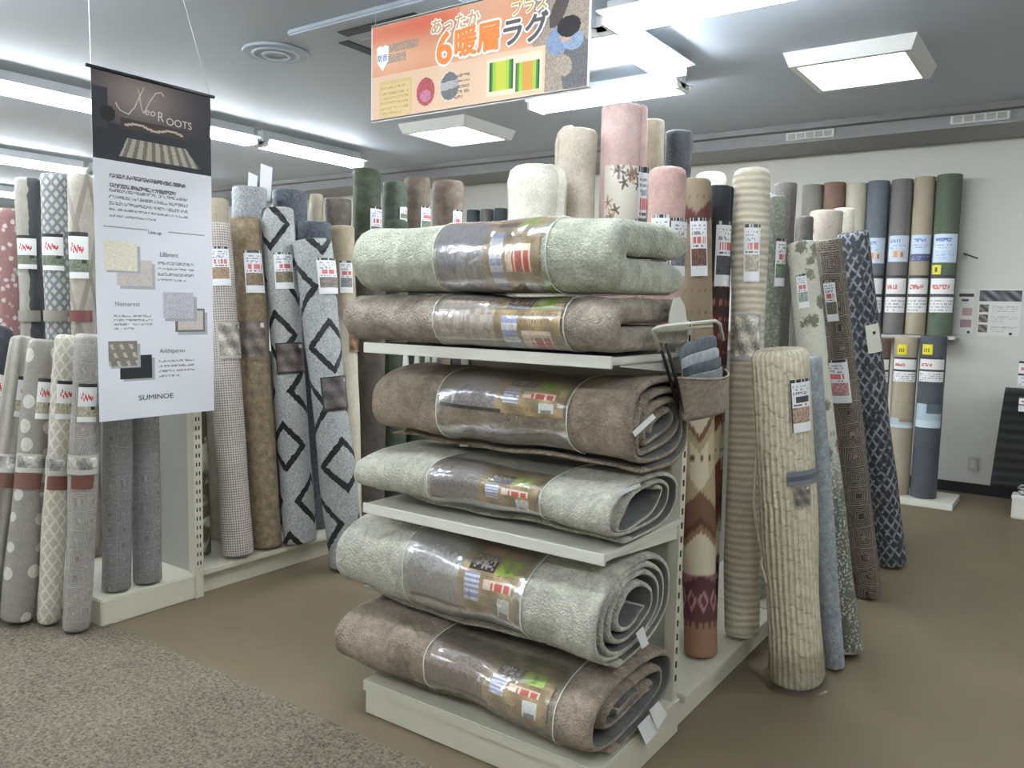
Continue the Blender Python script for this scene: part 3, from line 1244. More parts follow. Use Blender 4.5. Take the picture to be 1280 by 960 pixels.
for (u0, v0, u1, v1), yy, mt, lab in samples:
    A_, B_ = on('x', u0, v0, -1.034 + .008 * yy), on('x', u1, v1, -1.034 + .008 * yy)
    down = np.array([0, .008, -.06])
    # a rounded pad: cross section loop swept from A to B
    vv, ff = [], []
    ns, nk = 10, 12
    for i in range(ns + 1):
        t = i / ns
        c_ = A_ * (.88 - .82 * t) + B_ * (.12 + .82 * t)
        sc_ = 1 - .25 * abs(2 * t - 1) ** 4
        c_ = c_ + np.array([math.sin(PI * t) * (.002 + .014 * yy), 0, 0])
        for k in range(nk):
            a = 2 * PI * k / nk
            hh, ww = .046 * sc_, .0035 * sc_
            vv.append(c_ + down * .5 + np.array([ww * ssq(np.array(math.cos(a)), 3), -.22 * hh * ssq(np.array(math.sin(a)), 3), hh * ssq(np.array(math.sin(a)), 3)]))
    for i in range(ns):
        for k in range(nk):
            k2 = (k + 1) % nk
            ff.append((i * nk + k, (i + 1) * nk + k, (i + 1) * nk + k2, i * nk + k2))
    ff.append(tuple(range(nk)))
    ff.append(tuple(ns * nk + k for k in range(nk - 1, -1, -1)))
    o = mesh_obj('rug_sample', vv, ff, mt, None, True)
    tag(o, lab, 'rug sample', 'rug samples in the pocket')

# ================================================================== RIGHT GONDOLA (behind the end shelf)
def gondola(y0, y1, x0, x1, xc, label, hgt=1.3):
    root = empty('gondola_unit', (xc, (y0 + y1) / 2, 0), label, 'shelf')
    oy = (y0 + y1) / 2

    def p(mb, nm, mt, par=None):
        mb.v = [(x - xc, y - oy, z) for x, y, z in mb.v]
        return mb.build(nm, mt, par or root)
    p(MB().box((x0 + .035, y0, 0), (x1 - .035, y1, .1)), 'kickboard', 'cream_metal')
    p(MB().box((xc + .015, y0, .1), (x1, y1, .13), .004), 'deck', 'cream_metal')
    p(MB().box((x0, y0, .1), (xc - .015, y1, .13), .004), 'deck', 'cream_metal')
    p(MB().box((xc - .012, y0, .1), (xc + .012, y1, hgt)), 'back_panel', 'grey_panel')
    for y in (y0, y1 - .03):
        p(MB().box((xc - .025, y, .1), (xc + .025, y + .03, hgt + .02)), 'upright', 'cream_metal')


gondola(2.66, 3.70, -2.06, -1.075, -1.57, 'double-sided cream rug gondola directly behind the end shelf')
gondola(3.705, 4.745, -2.06, -1.075, -1.57, 'middle double-sided rug gondola behind the leaning rolls')
gondola(4.75, 5.80, -2.06, -1.075, -1.57, 'last double-sided rug gondola before the wall aisle')

# ---- rug materials
M['weave'] = rug_mat('weave', (190, 176, 146), (218, 207, 180), p_ribs('v', 34), 260, 8, .25, .35, .2)
M['ribcream'] = rug_mat('ribcream', (214, 196, 156), (238, 224, 190), p_quilt, 200, 20, .35, .9, .26)
M['pink'] = rug_mat('pink', (206, 164, 156), (224, 184, 176), None, 300, 8, .2)
M['pink_deep'] = rug_mat('pink_deep', (196, 146, 136), (214, 168, 158), None, 300, 8, .2)
M['cream_plush'] = rug_mat('cream_plush', (224, 214, 192), (240, 232, 214), None, 160, 8, .1)
M['beige_plush'] = rug_mat('beige_plush', (192, 174, 150), (212, 196, 174), None, 160, 8, .15)
M['tan'] = rug_mat('tan', (176, 160, 132), (196, 180, 152), None, 300, 8, .2)
M['navy'] = rug_mat('navy', (34, 38, 48), (52, 56, 66), None, 260, 8, .25)
M['slate'] = rug_mat('slate', (132, 138, 142), (160, 166, 168), p_ribs('v', 60), 240, 8, .3)
M['bluegrey'] = rug_mat('bluegrey', (126, 136, 146), (158, 166, 174), None, 160, 40, .3)
M['greengrey'] = rug_mat('greengrey', (116, 124, 106), (150, 156, 136), p_blobs(70, .55, .06), 200, 8, .35)
M['floral'] = rug_mat('floral', (204, 200, 176), (110, 112, 82), p_floral(9, .22), 260, 10, .35, .5, .2,
                      lambda uv, u, v, tc: (voro(7, uv).step(.26, .2) * (v.step(.9, 1.0)), (214, 190, 166)))
M['mossfloral'] = rug_mat('mossfloral', (206, 202, 180), (118, 116, 86), p_floral(9, .3), 260, 10, .4, .5, .25,
                          lambda uv, u, v, tc: ((v + (noise(5, 2, tc) - .5) * .3).step(.95, .7) * noise(90, 2, tc).step(.34, .5), (92, 97, 80)))
M['oriental'] = rug_mat('oriental', (44, 36, 32), (136, 118, 96), p_oriental(9), 260, 10, .35, .5, .25,
                        lambda uv, u, v, tc: (p_dots(13, .17)(uv, u, v, tc), (110, 72, 58)))
M['rust'] = rug_mat('rust', (112, 66, 42), (142, 92, 62), p_oriental(12), 260, 10, .3)
M['darkbrown'] = rug_mat('darkbrown', (62, 54, 50), (92, 82, 74), p_oriental(13), 260, 10, .35)
M['beigepat'] = rug_mat('beigepat', (176, 160, 142), (104, 92, 82), p_floral(11, .2), 260, 10, .3)
M['navychev'] = rug_mat('navychev', (42, 46, 58), (146, 149, 158), p_navy, 240, 10, .35, .5, .3)


def nordic(dark):
    stops = [(0, (150, 118, 92)), (.09, (150, 118, 92))]
    c_br, c_cr, c_ol, c_wine = ((126, 92, 72), (222, 212, 186), (182, 166, 130), (92, 52, 58)) if not dark else ((86, 48, 40), (206, 194, 168), (120, 66, 52), (58, 32, 40))

    def f(u, v):
        z = abs(((u / .16) % 1.0) - .5) * 2      # 0..1 zigzag
        q = v
        if not dark and q > 1.2:
            if q > 1.66 and abs((q - 1.74) - .06 * (z - .5)) < .035: return (96, 52, 48)
            if q > 1.3 and ((u / .03) % 1 < .3 and (q / .09) % 1 < .2): return (120, 92, 66)
            return (146, 129, 106)
        if dark and q > .95:
            if (u / .035) % 1 < .4 and (q / .07) % 1 < .3: return (150, 96, 84)
            return (84, 40, 36) if (q + .03 * z) % .3 < .18 else (56, 34, 34)
        if q < .10: return (146, 112, 86) if not dark else (96, 58, 48)
        if q < .14: return c_wine if ((u / .03) % 1 < .4 and q > .115) else (146, 112, 86)
        if q < .17: return c_wine
        if q < .29:
            d = abs((u / .055) % 1 - .5) * 2
            e_ = abs((q - .23) / .05)
            if abs(d + e_ - .75) < .2: return (176, 132, 124)
            return c_wine
        if q < .33: return c_wine if (z * .04 + q) < .335 else (150, 104, 104)
        q2 = q - .33
        per = .62
        q3 = q2 % per
        a = q3 + .07 * (z - .5)
        if a < .14: return c_cr
        if a < .17: return (150, 116, 88)
        if a < .30: return c_br if a > .2 else (104, 70, 54)
        a2 = q3 - .10 * (z - .5)
        if a2 < .38: return c_ol
        if a2 < .53:
            if abs(q3 - .46) < .012 and (u / .04) % 1 < .35: return (110, 90, 66)
            return c_cr if z < .55 else (204, 190, 158)
        if a2 < .57: return c_ol
        if a2 < .60: return c_br
        return c_cr
    return f


GR = 'rug rolls standing in the right gondola'
k = dict(group=GR)
pr = price_print
R_ = roll_px('nordic zigzag rug roll in brown, cream and wine beside the end shelf', 'rug_print', 47, (868, 228, 'x', -1.3), (876, 828, 'z', .13), seed=1, seg=72, nz=150, paint=nordic(False), flap_ang=PI, **k)
R_.patch('price_label', (863, 272, 884, 345), pr(1, (120, 80, 70)))
R_ = roll_px('narrow dark red nordic rug roll with a black top edge', 'rug_print', 36, (900, 233, 'x', -1.28), None, .13, dx=.02, dy=-.02, seed=2, seg=64, nz=150, paint=lambda u, v, g=nordic(True): (40, 40, 46) if v > 1.55 else g(u, v), **k)
R_.patch('price_label', (894, 276, 918, 358), pr(2, (70, 70, 80)))
R_ = roll_px('beige rug roll with fine horizontal ribs standing on the gondola deck', 'weave', 47, (940, 214, 'x', -1.19), (927, 806, 'z', .13), seed=3, end=.03, soft=.03, waist=.02, bend=.01, **k)
R_.patch('price_label', (930, 280, 950, 352), pr(3, (190, 180, 160)))
R_.patch('paper_band', (918, 392, 951, 450), picture_print(31, (186, 180, 166), frame=(170, 172, 178)), 'print_gloss')
R_ = roll_px('slate grey ribbed rug roll behind the beige ribbed one', 'slate', 36, (954, 243, 'x', -1.3), None, seed=4, **k)
R_.patch('price_label', (950, 292, 968, 356), pr(4, (140, 140, 150)))
R_ = roll_px('slim grey-green rug roll next to the slate ribbed one', 'greengrey', 26, (973, 245, 'x', -1.2), None, seed=5, **k)
R_.patch('price_label', (969, 298, 985, 358), pr(5, (120, 140, 120)))
roll_px('dark brown patterned rug roll rising behind the grey-green one', 'darkbrown', 30, (983, 229, 'x', -1.46), None, seed=6, **k)
R_ = roll_px('short pink rug roll beside the sage folded rug', 'pink_deep', 52, (836, 210, 'x', -1.25), None, seed=7, end=.03, dx=0, **k)
R_.patch('price_label', (838, 272, 861, 345), pr(7, (110, 110, 120)))
R_.patch('price_label', (814, 268, 836, 340), pr(8, (90, 80, 76)))
R_ = roll_px('tallest pink rug roll with a floral printed sleeve', 'pink', 60, (780, 134, 'x', -1.72), None, seed=8, flap_ang=1.15, **k)
fl = blank(60, 110, (226, 218, 204))
rg = random.Random(3)
gy_, gx_ = np.mgrid[0:110, 0:60]
for _ in range(30):
    x, y, R0, pa = rg.uniform(2, 58), rg.uniform(2, 108), rg.uniform(5, 9), rg.uniform(0, 6)
    c_ = np.array(rg.choice([(120, 96, 84), (150, 122, 108), (176, 150, 132), (104, 92, 78)]), float)
    dd, aa = np.hypot(gx_ - x, (gy_ - y) * .8), np.arctan2(gy_ - y, gx_ - x)
    pet = R0 * (.62 + .38 * np.cos(5 * aa + pa))
    fl[dd < pet] = c_
    fl[dd < pet * .45] = c_ * .7
    fl[(np.abs(dd - pet * .75) < .6)] = c_ * 1.25
fl[:30] = fl[:30] * .85
R_.patch('printed_sleeve', (755, 206, 804, 330), fl, 'print_gloss')
R_.patch('price_label', (797, 208, 808, 330), pr(9, (120, 120, 120)), off=.008)
R_ = roll_px('tall beige plush roll with a loose curled edge', 'beige_plush', 54, (723, 163, 'x', -1.86), None, seed=9, flap_ang=-1.25, sheet=.03, end=.03, soft=.03, **k)
iv = R_.root.matrix_world.inverted()
cu_ = [iv @ Vector(tuple(on('x', u, v, -1.93 + .005 * q))) for q, (u, v) in enumerate(((699, 330), (698, 260), (697, 200), (697, 180), (700, 168), (706, 161), (715, 160)))]
MB().tube([tuple(p) for p in cu_[:2]] + [tuple(p) for p in cu_[2:]], .012, 8).build('curled_edge', 'beige_plush', R_.root, True)
roll_px('fat cream plush roll with a rounded soft top', 'cream_plush', 80, (671, 206, 'x', -1.92), None, seed=10, end=.075, soft=.035, oval=.85, sheet=.03, flap_ang=1.2, **k)
roll_px('tan rug roll just right of the tall pink one', 'tan', 34, (817, 151, 'x', -1.74), None, seed=11, **k)
roll_px('plain navy black rug roll behind the short pink one', 'navy', 38, (850, 165, 'x', -1.73), None, seed=12, **k)
roll_px('cream plush roll peeping out behind the black topped roll', 'cream_plush', 40, (890, 216, 'x', -1.75), None, seed=13, end=.04, **k)

GL = 'rug rolls leaning on the right gondola'
k = dict(group=GL)
R_ = roll_px('thick cream quilted rug roll leaning nearest the end shelf', 'ribcream', 80, (973, 441, 'x', -.965), (995, 868, 'z', 0), rmul=.95, seed=20, end=.03, soft=.02, waist=.02, flap_ang=-1.0, sheet=.024, seg=56, bend=.012, **k)
lab = pr(20, (180, 150, 130), red=(60, 60, 70))
lab[:, :1] = (40, 40, 40)
R_.patch('price_label', (988, 474, 1011, 540), lab)
tri = blank(16, 20, (140, 140, 146))
R_.patch('brand_band', (984, 588, 1024, 606), np.tile(np.array([[[120, 124, 132]], [[84, 88, 98]], [[120, 124, 132]]], float), (1, 20, 1)), 'print_gloss')
R_.patch('brand_band', (992, 607, 1012, 634), picture_print(4, (120, 112, 104), frame=(150, 150, 150)), 'print_gloss')
# tie cord down the open edge
cv = []
for t in np.linspace(0, 1, 16):
    a, z = R_.locate(945 + 22 * t, 560 + 170 * t)
    q = R_.surf(np.array(a - .25 - .25 * math.sin(PI * t)), np.array(z), .008 + .02 * math.sin(PI * t) ** 2)
    cv.append(q)
MB().tube(cv, .005, 6).build('tie_cord', 'ribcream', R_.root, True)
# clear bag gathered at the foot
vv, ff = [], []
ns = 40
for j, (zz, off) in enumerate(((.16, .006), (.06, .008), (.02, .012), (.004, .035))):
    th = np.linspace(0, 2 * PI, ns, endpoint=False)
    q = R_.surf(th, np.full(ns, zz), off + .006 * np.sin(th * 9) * (j > 1))
    vv += list(q)
for j in range(3):
    for i in range(ns):
        ff.append((j * ns + i, (j + 1) * ns + i, (j + 1) * ns + (i + 1) % ns, j * ns + (i + 1) % ns))
mesh_obj('plastic_wrap', vv, ff, 'film', R_.root, True)
roll_px('slim blue-grey rug roll tucked behind the cream quilted one', 'bluegrey', 28, (1016, 447, 'x', -.93), (1044, 842, 'z', 0), seed=21, **k)
R_ = roll_px('pale floral rug roll with a mossy green lower half', 'mossfloral', 36, (1001, 308, 'x', -1.1), (1059, 827, 'z', 0), rmul=1.05, seed=22, bend=.015, **k)
R_.patch('price_label', (997, 342, 1010, 385), pr(22, (160, 170, 160)))
R_ = roll_px('rust brown oriental rug roll beside the dark one', 'rust', 30, (1024, 304, 'x', -1.17), None, .0, dx=.2, dy=.2, seed=23, **k)
R_.patch('price_label', (1014, 350, 1025, 402), pr(24, (120, 110, 100)))
R_ = roll_px('dark brown oriental rug roll leaning with two price cards', 'oriental', 37, (1035, 303, 'x', -1.09), (1086, 752, 'z', 0), seed=24, bend=.015, **k)
R_.patch('price_label', (1032, 350, 1046, 402), pr(25, (120, 110, 100)))
R_.patch('price_label', (1036, 450, 1062, 504), pr(26, (200, 150, 150)))
R_ = roll_px('navy and white chevron rug roll with a hanging paper tag', 'navychev', 39, (1066, 295, 'x', -1.1), (1115, 713, 'z', 0), seed=25, bend=.01, **k)
R_.patch('hang_tag', (1083, 405, 1099, 441), (lambda im: (im.__setitem__((slice(18, 21), slice(6, 9)), (50, 50, 50)), im)[1])(blank(14, 28, (232, 228, 214))), off=.012)
roll_px('small charcoal rug roll standing behind the floral one', 'darkbrown', 25, (1007, 271, 'x', -1.31), None, seed=26, **k)
roll_px('beige patterned rug roll behind the dark oriental ones', 'beigepat', 40, (1034, 264, 'x', -1.33), None, seed=27, **k)
roll_px('off-white rug roll behind the navy chevron one', 'cream_plush', 28, (1056, 261, 'x', -1.29), None, seed=28, **k)

# ================================================================== LEFT GONDOLA AND ITS END UNIT
LX = -3.6
gy = [2.42, 3.36, 4.30, 5.24]
names = ['double-sided cream rug gondola beside the hanging sample banner', 'rug gondola holding the black diamond rugs', 'far rug gondola holding the green and brown rolls']
for i in range(3):
    gondola(gy[i] + .002, gy[i + 1] - .002, -4.72, LX, -4.16, names[i], 1.2)
EX0, EX1, EY0, EY1 = -5.15, -3.585, 1.885, 2.41
root = empty('end_unit', ((EX0 + EX1) / 2, (EY0 + EY1) / 2, 0), 'cream metal end unit under the hanging sample banner', 'shelf')
RX, RY = (EX0 + EX1) / 2, (EY0 + EY1) / 2
part(MB().box((EX0, EY0, 0), (EX1, EY1, .125), .006), 'base', 'cream_metal')
part(MB().box((EX0, EY1 - .03, .125), (EX1 - .05, EY1 - .015, 1.2)), 'back_panel', 'grey_panel')
up_ = part(MB().box((EX1 - .05, EY1 - .045, .0), (EX1 + .004, EY1 + .004, 1.22), .002), 'upright', 'cream_metal')
for kk in range(22):
    z = .17 + kk * .046
    for dx_ in (.015, .032):
        part(MB().box((EX1 + .003, EY1 - .045 + dx_ - .003, z), (EX1 + .0055, EY1 - .045 + dx_ + .003, z + .02)), 'slot', 'dark', parent=up_)
part(MB().box((EX0, EY1 - .045, 0), (EX0 + .05, EY1 + .004, 1.22)), 'upright', 'cream_metal')

M['speck'] = rug_mat('speck', (150, 128, 122), (214, 202, 192), p_weave(38), 240, 10, .3)
M['golden'] = rug_mat('golden', (122, 98, 66), (158, 132, 94), None, 160, 26, .3, .8, .35)
lines = (14, 14, 16)
M['diam_a'] = rug_mat('diamond_rug_small', (146, 149, 148), (190, 192, 188), p_blobs(120, .5, .16), 200, 8, .3, .6, .3,
                      lambda uv, u, v, tc: (p_isolated(.36, .62, .12, .125, .19)(uv, u, v, tc), lines))
M['diam_b'] = rug_mat('diamond_rug_large', (138, 142, 143), (184, 187, 185), p_blobs(110, .5, .16), 200, 8, .3, .6, .3,
                      lambda uv, u, v, tc: (p_isolated(.38, .66, .13, .135, .18)(uv, u, v, tc), lines))
M['greyfluff'] = rug_mat('greyfluff', (120, 124, 130), (178, 182, 186), p_blobs(140, .5, .15), 200, 8, .2)
M['steel'] = rug_mat('steel', (60, 68, 80), (92, 100, 112), p_blobs(80, .5, .15), 200, 8, .2)
M['brownfluff'] = rug_mat('brownfluff', (84, 72, 62), (116, 102, 88), None, 200, 12, .2)
M['umber'] = rug_mat('umber', (66, 54, 46), (92, 78, 68), None, 200, 12, .2)
M['turf'] = rug_mat('turf', (54, 66, 44), (80, 92, 62), None, 300, 14, .1, .8, .35)
M['turf_b'] = rug_mat('turf_b', (72, 86, 66), (98, 110, 88), None, 300, 14, .1, .8, .3)
M['cocoa'] = rug_mat('cocoa', (104, 84, 68), (134, 112, 94), None, 240, 14, .15)
M['tanpale'] = rug_mat('tanpale', (170, 148, 116), (190, 168, 136), None, 240, 8, .25, .5, .25, lambda uv, u, v, tc: (v.step(1.3, 1.25), (222, 210, 182)))
M['camo'] = rug_mat('camo', (92, 82, 58), (196, 188, 160), p_blobs(7, .54), 240, 8, .35)
M['dotbeige'] = rug_mat('dotbeige', (146, 138, 126), (206, 200, 186), p_dots(9, .3), 260, 20, .35)
M['stripebeige'] = rug_mat('stripebeige', (176, 166, 148), (130, 122, 108), p_ribs('u', 18), 240, 20, .35)
M['creamknit'] = rug_mat('creamknit', (196, 186, 164), (222, 214, 194), p_fretty(.05, .07, .12), 240, 20, .35)
M['greigepat'] = rug_mat('greigepat', (136, 128, 122), (176, 168, 158), p_oriental(12), 260, 12, .35)
M['greypat'] = rug_mat('greypat', (96, 94, 92), (136, 132, 128), p_oriental(14), 260, 12, .35)
M['bluekilim'] = rug_mat('bluekilim', (188, 184, 172), (118, 126, 132), p_fretty(.05, .06, .2), 260, 12, .3)
M['darkslate'] = rug_mat('darkslate', (58, 60, 64), (156, 148, 134), lambda uv, u, v, tc: (u * 5.2 + .1 + (noise(8, 2, tc) - .5) * .3).frac().lt(.45), 260, 12, .3)
M['redfloral'] = rug_mat('redfloral', (164, 108, 104), (212, 196, 186), p_floral(22, .3), 260, 12, .3)
M['olivered'] = rug_mat('olivered', (150, 120, 84), (110, 60, 54), p_floral(10, .3), 260, 12, .3)
M['beigepanel'] = rug_mat('beigepanel', (176, 166, 150), (150, 138, 122), p_fretty(.14, .5, .1), 260, 12, .3)

k = dict(group='rug rolls on the left gondola')
pic = picture_print
R_ = roll_px('pinkish speckled woven rug roll next to the banner', 'speck', 40, (269, 283, 'x', -3.86), (299, 701, 'z', .13), seed=40, **k)
R_.patch('price_label', (264, 308, 287, 357), pr(40, (170, 140, 110)))
R_.patch('picture_band', (272, 402, 303, 448), pic(40, (176, 166, 156), frame=(190, 180, 172)), 'print_gloss')
R_ = roll_px('golden brown shaggy rug roll', 'golden', 40, (307, 276, 'x', -3.86), (335, 690, 'z', .13), seed=41, **k)
R_.patch('price_label', (306, 313, 329, 366), pr(41, (130, 110, 84)))
R_.patch('picture_band', (301, 400, 333, 450), pic(41, (116, 104, 96), frame=(120, 104, 84)), 'print_gloss')
R_ = roll_px('grey shaggy rug roll with small black diamonds', 'diam_a', 44, (347, 264, 'x', -3.78), (376, 686, 'z', .13), seed=42, **k)
R_.patch('price_label', (343, 315, 367, 361), pr(42, (120, 110, 80)))
R_.patch('picture_band', (345, 428, 381, 467), pic(42, (96, 84, 82)), 'print_gloss')
R_ = roll_px('grey shaggy rug roll with large black diamonds bulging into the aisle', 'diam_b', 54, (391, 304, 'x', -3.57), (435, 718, 'z', 0), rmul=.88, seed=43, soft=.03, waist=.04, bend=.03, **k)
R_.patch('price_label', (397, 322, 422, 367), pr(43, (130, 120, 116)))
R_.patch('picture_band', (402, 470, 440, 513), pic(43, (92, 84, 84)), 'print_gloss')
R_ = roll_px('tan rug roll with a pale lower half beyond the diamond rugs', 'tanpale', 34, (428, 284, 'x', -3.8), None, .13, dx=.08, seed=44, **k)
R_.patch('price_label', (425, 326, 441, 366), pr(44, (140, 140, 140)))
R_.patch('picture_band', (436, 405, 458, 440), pic(44, (130, 104, 80), frame=(150, 120, 92)), 'print_gloss')
R_ = roll_px('olive rug roll with cream leaf shapes behind the end upright', 'camo', 20, (246, 420, 'x', -3.9), (257, 696, 'z', .13), seed=45, **k)
roll_px('plain tan roll showing between banner and golden rug', 'tan', 30, (272, 249, 'x', -4.02), None, seed=46, **k)
R_ = roll_px('fluffy light grey rug roll with white cards clipped behind', 'greyfluff', 44, (313, 235, 'x', -4.04), None, seed=47, **k)
q0 = Vector((0, 0, R_.L))
for (du, dz_, w_, h_) in ((-.02, .0, .05, .085), (.05, .01, .065, .13)):
    MB().prism([(du, dz_ + R_.L - .06), (du + w_, dz_ + R_.L - .07), (du + w_ + .012, dz_ + R_.L + h_), (du + .01, dz_ + R_.L + h_ + .02)], 'x', -R_.r * 1.02, -R_.r * 1.02 + .002).build('card', 'paper', R_.root)
roll_px('steel blue shaggy rug roll at the back of the left gondola', 'steel', 46, (363, 239, 'x', -4.01), None, seed=48, **k)
roll_px('shorter dark steel rug roll above the large diamond rug', 'steel', 43, (394, 278, 'x', -3.80), None, seed=49, **k)
roll_px('narrow tan rug roll beside the steel blue one', 'tan', 19, (396, 243, 'x', -4.07), None, seed=50, **k)
roll_px('dark brown shaggy rug roll left of the green turf', 'brownfluff', 36, (423, 249, 'x', -4.03), None, seed=51, **k)
roll_px('umber rug roll just above the tan folded rug', 'umber', 42, (464, 292, 'x', -3.75), None, seed=52, end=.03, **k)
k = dict(group='green and brown rolls at the far end of the left gondola')
for (u, v, wd, mt, lab, x_, lb) in [
        (459, 212, 38, 'turf', 'tallest dark green turf roll', -4.02, (463, 258, 479, 305)),
        (494, 228, 32, 'turf_b', 'lighter green turf roll with a rounded top', -3.98, (500, 258, 511, 276)),
        (522, 222, 34, 'cocoa', 'cocoa brown roll between green turf and a wider brown one', -3.98, (526, 258, 540, 292)),
        (561, 227, 42, 'cocoa', 'widest cocoa brown roll at the end of the row', -3.98, (566, 262, 578, 298)),
        (496, 275, 33, 'turf', 'low green turf roll in front of the tall green ones', -3.72, (498, 300, 512, 318)),
        (529, 290, 36, 'turf', 'lowest green turf roll peeping over the sage rug', -3.72, None),
        (553, 286, 27, 'cocoa', 'low cocoa roll peeping over the sage rug', -3.8, None),
        (588, 297, 42, 'umber', 'low dark roll farthest along the left gondola', -3.72, None)]:
    R_ = roll_px(lab, mt, wd, (u, v, 'x', x_), None, seed=int(u), end=.03, **k)
    if lb:
        R_.patch('price_label', lb, pr(int(u), (120, 130, 110)))

# end unit rolls
k = dict(group='rug rolls at the left end unit')
R_ = roll_px('grey patterned rug roll on the end unit base, farther from its upright', 'greypat', 37, (149, 440, 'y', 2.06), (147, 743, 'z', .125), seed=60, **k)
R_ = roll_px('grey patterned rug roll standing against the end upright', 'greypat', 38, (180, 440, 'y', 2.2), (186, 734, 'z', .125), seed=61, **k)
lean = [(24, 786, 57, 428, 44, 'dotbeige', 'beige leaning rug roll with pale round spots', (46, 473, 66, 524), (18, 592, 52, 612)),
        (62, 785, 85, 420, 33, 'creamknit', 'cream knitted rug roll leaning on the end unit', (71, 476, 95, 524), (60, 596, 88, 613)),
        (96, 795, 112, 419, 40, 'greigepat', 'grey-beige patterned rug roll leaning by the base corner', (97, 480, 122, 528), (89, 595, 118, 612)),
        (-16, 783, 31, 425, 36, 'stripebeige', 'striped beige rug roll leaning next to the black shaggy one', (20, 471, 44, 522), (-2, 592, 20, 610))]
for (ub, vb, ut, vt, wd, mt, lab, lb, bb) in lean:
    R_ = roll_px(lab, mt, wd * .92, (ut, vt, 'y', 1.86), (ub, vb, 'z', .004), seed=ub + 100, end=.025, soft=.03, **k)
    R_.patch('brand_label', lb, brand_print(ub + 3, (186, 178, 156)))
    R_.patch('paper_band', bb, blank(8, 4, (116, 74, 62)), 'print_gloss')
    z_ = R_.locate((bb[0] + bb[2]) / 2, bb[1])[1]
    R_.patch_tz('paper_band', -1.2, 1.2, z_ + .004, z_ + .09, pic(ub + 20, (190, 186, 178), 20, 8, frame=(200, 198, 190)), 'print_gloss')
R_ = roll_px('black shaggy rug roll leaning at the left end unit', 'navy', 40, (-2, 418, 'y', 1.9), (-66, 783, 'z', .004), seed=70, end=.025, **k)
R_.patch('brand_label', (-12, 462, 9, 520), brand_print(70, (120, 120, 110)))
tall = [(36, 223, 33, 'darkslate', 'tall two-tone slate and beige rug roll', (20, 292, 36, 333)),
        (69, 218, 34, 'bluekilim', 'tall pale rug roll with blue-grey lattice', (36, 290, 73, 335)),
        (101, 218, 32, 'beigepanel', 'tall beige panelled rug roll against the banner edge', (86, 288, 100, 345))]
for (u, v, wd, mt, lab, lb) in tall:
    R_ = roll_px(lab, mt, wd, (u, v, 'y', 2.2), None, .125, seed=u, end=.02, **k)
    a, b_ = (u - wd * .42, u + wd * .3)
    R_.patch('price_label', (a, lb[1] + 2, b_, lb[3] + 3), brand_print(u, (120, 128, 108)))
    R_.patch('paper_band', (u - wd * .45, 388, u + wd * .45, 402), blank(10, 4, (118, 66, 62) if u > 90 else (150, 144, 132)), 'print_gloss')
R_ = roll_px('red and white floral rug roll at the end unit', 'redfloral', 34, (8, 262, 'y', 2.2), None, .125, seed=75, **k)
R_ = roll_px('olive and red floral rug roll at the end unit', 'olivered', 34, (-22, 268, 'y', 2.2), None, .125, seed=76, **k)

# ================================================================== BACK WALL ROLLS
def carpet_mat(name, c_):
    M[name] = rug_mat(name, tuple(x - 6 for x in c_), tuple(x + 6 for x in c_), None, 500, 4, 0.0, .2, .12)


WALL = [('grey', (140, 134, 124)), ('brown', (138, 104, 86)), ('cream', (196, 186, 160)), ('bluegrey', (104, 112, 124)), ('mauvegrey', (116, 110, 108)), ('tan', (166, 148, 122)), ('green', (84, 100, 76))]
for nme, c_ in WALL:
    carpet_mat('wall_' + nme, c_)
carpet_mat('wall_rust', (112, 84, 74))
carpet_mat('wall_slate', (74, 80, 88))
SHZ = 1.345
root = empty('wall_shelf', (-3.9, 7.72, SHZ), 'long thin wall shelf carrying the tall carpet rolls', 'shelf')
MB().box((-3.1, -.12, -.03), (3.03, .175, -.002), .003).build('shelf_board', 'grey_panel', root)
for q in (-2.8, -1.2, .4, 2.0, 2.9):
    MB().prism([(-.1, -.03), (.175, -.03), (.175, -.2), (.16, -.2)], 'x', q - .01, q + .01).build('bracket', 'grey_panel', root)
GWk = dict(group='plain carpet rolls on the wall shelf', name='carpet_roll', cat='carpet roll', flap=.4, soft=.006)


def sign_blue(seed, kind):
    rng = random.Random(seed)
    im = blank(20, 22, (198, 212, 230))
    scrib(im, 2, 16, 18, 21, (90, 120, 180), rng, 1, .7)
    scrib(im, 2, 11, 17, 15, (130, 150, 180), rng, 2, .5)
    if kind == 0:
        im[3:10, 4:16] = (214, 190, 176)
        im[4:9, 6:9] = (190, 140, 110)
        im[4:8, 12:14] = (130, 120, 110)
    elif kind == 1:
        im[0:6, :] = (70, 76, 120)
        scrib(im, 1, 1, 19, 5, (150, 160, 200), rng, 2, .5)
    else:
        scrib(im, 2, 17, 19, 21, (40, 90, 170), rng, 1, .9)
        scrib(im, 3, 3, 17, 10, (150, 180, 215), rng, 3, .5)
    return im


def price_white(seed):
    rng = random.Random(seed)
    im = blank(22, 24, (232, 230, 230))
    im[-2:, :] = (50, 50, 54)
    scrib(im, 2, 15, 20, 20, (190, 80, 80), rng, 1, .8)
    im[10:12, :] = (60, 60, 64)
    scrib(im, 1, 1, 21, 9, (150, 150, 156), rng, 4, .55)
    return im


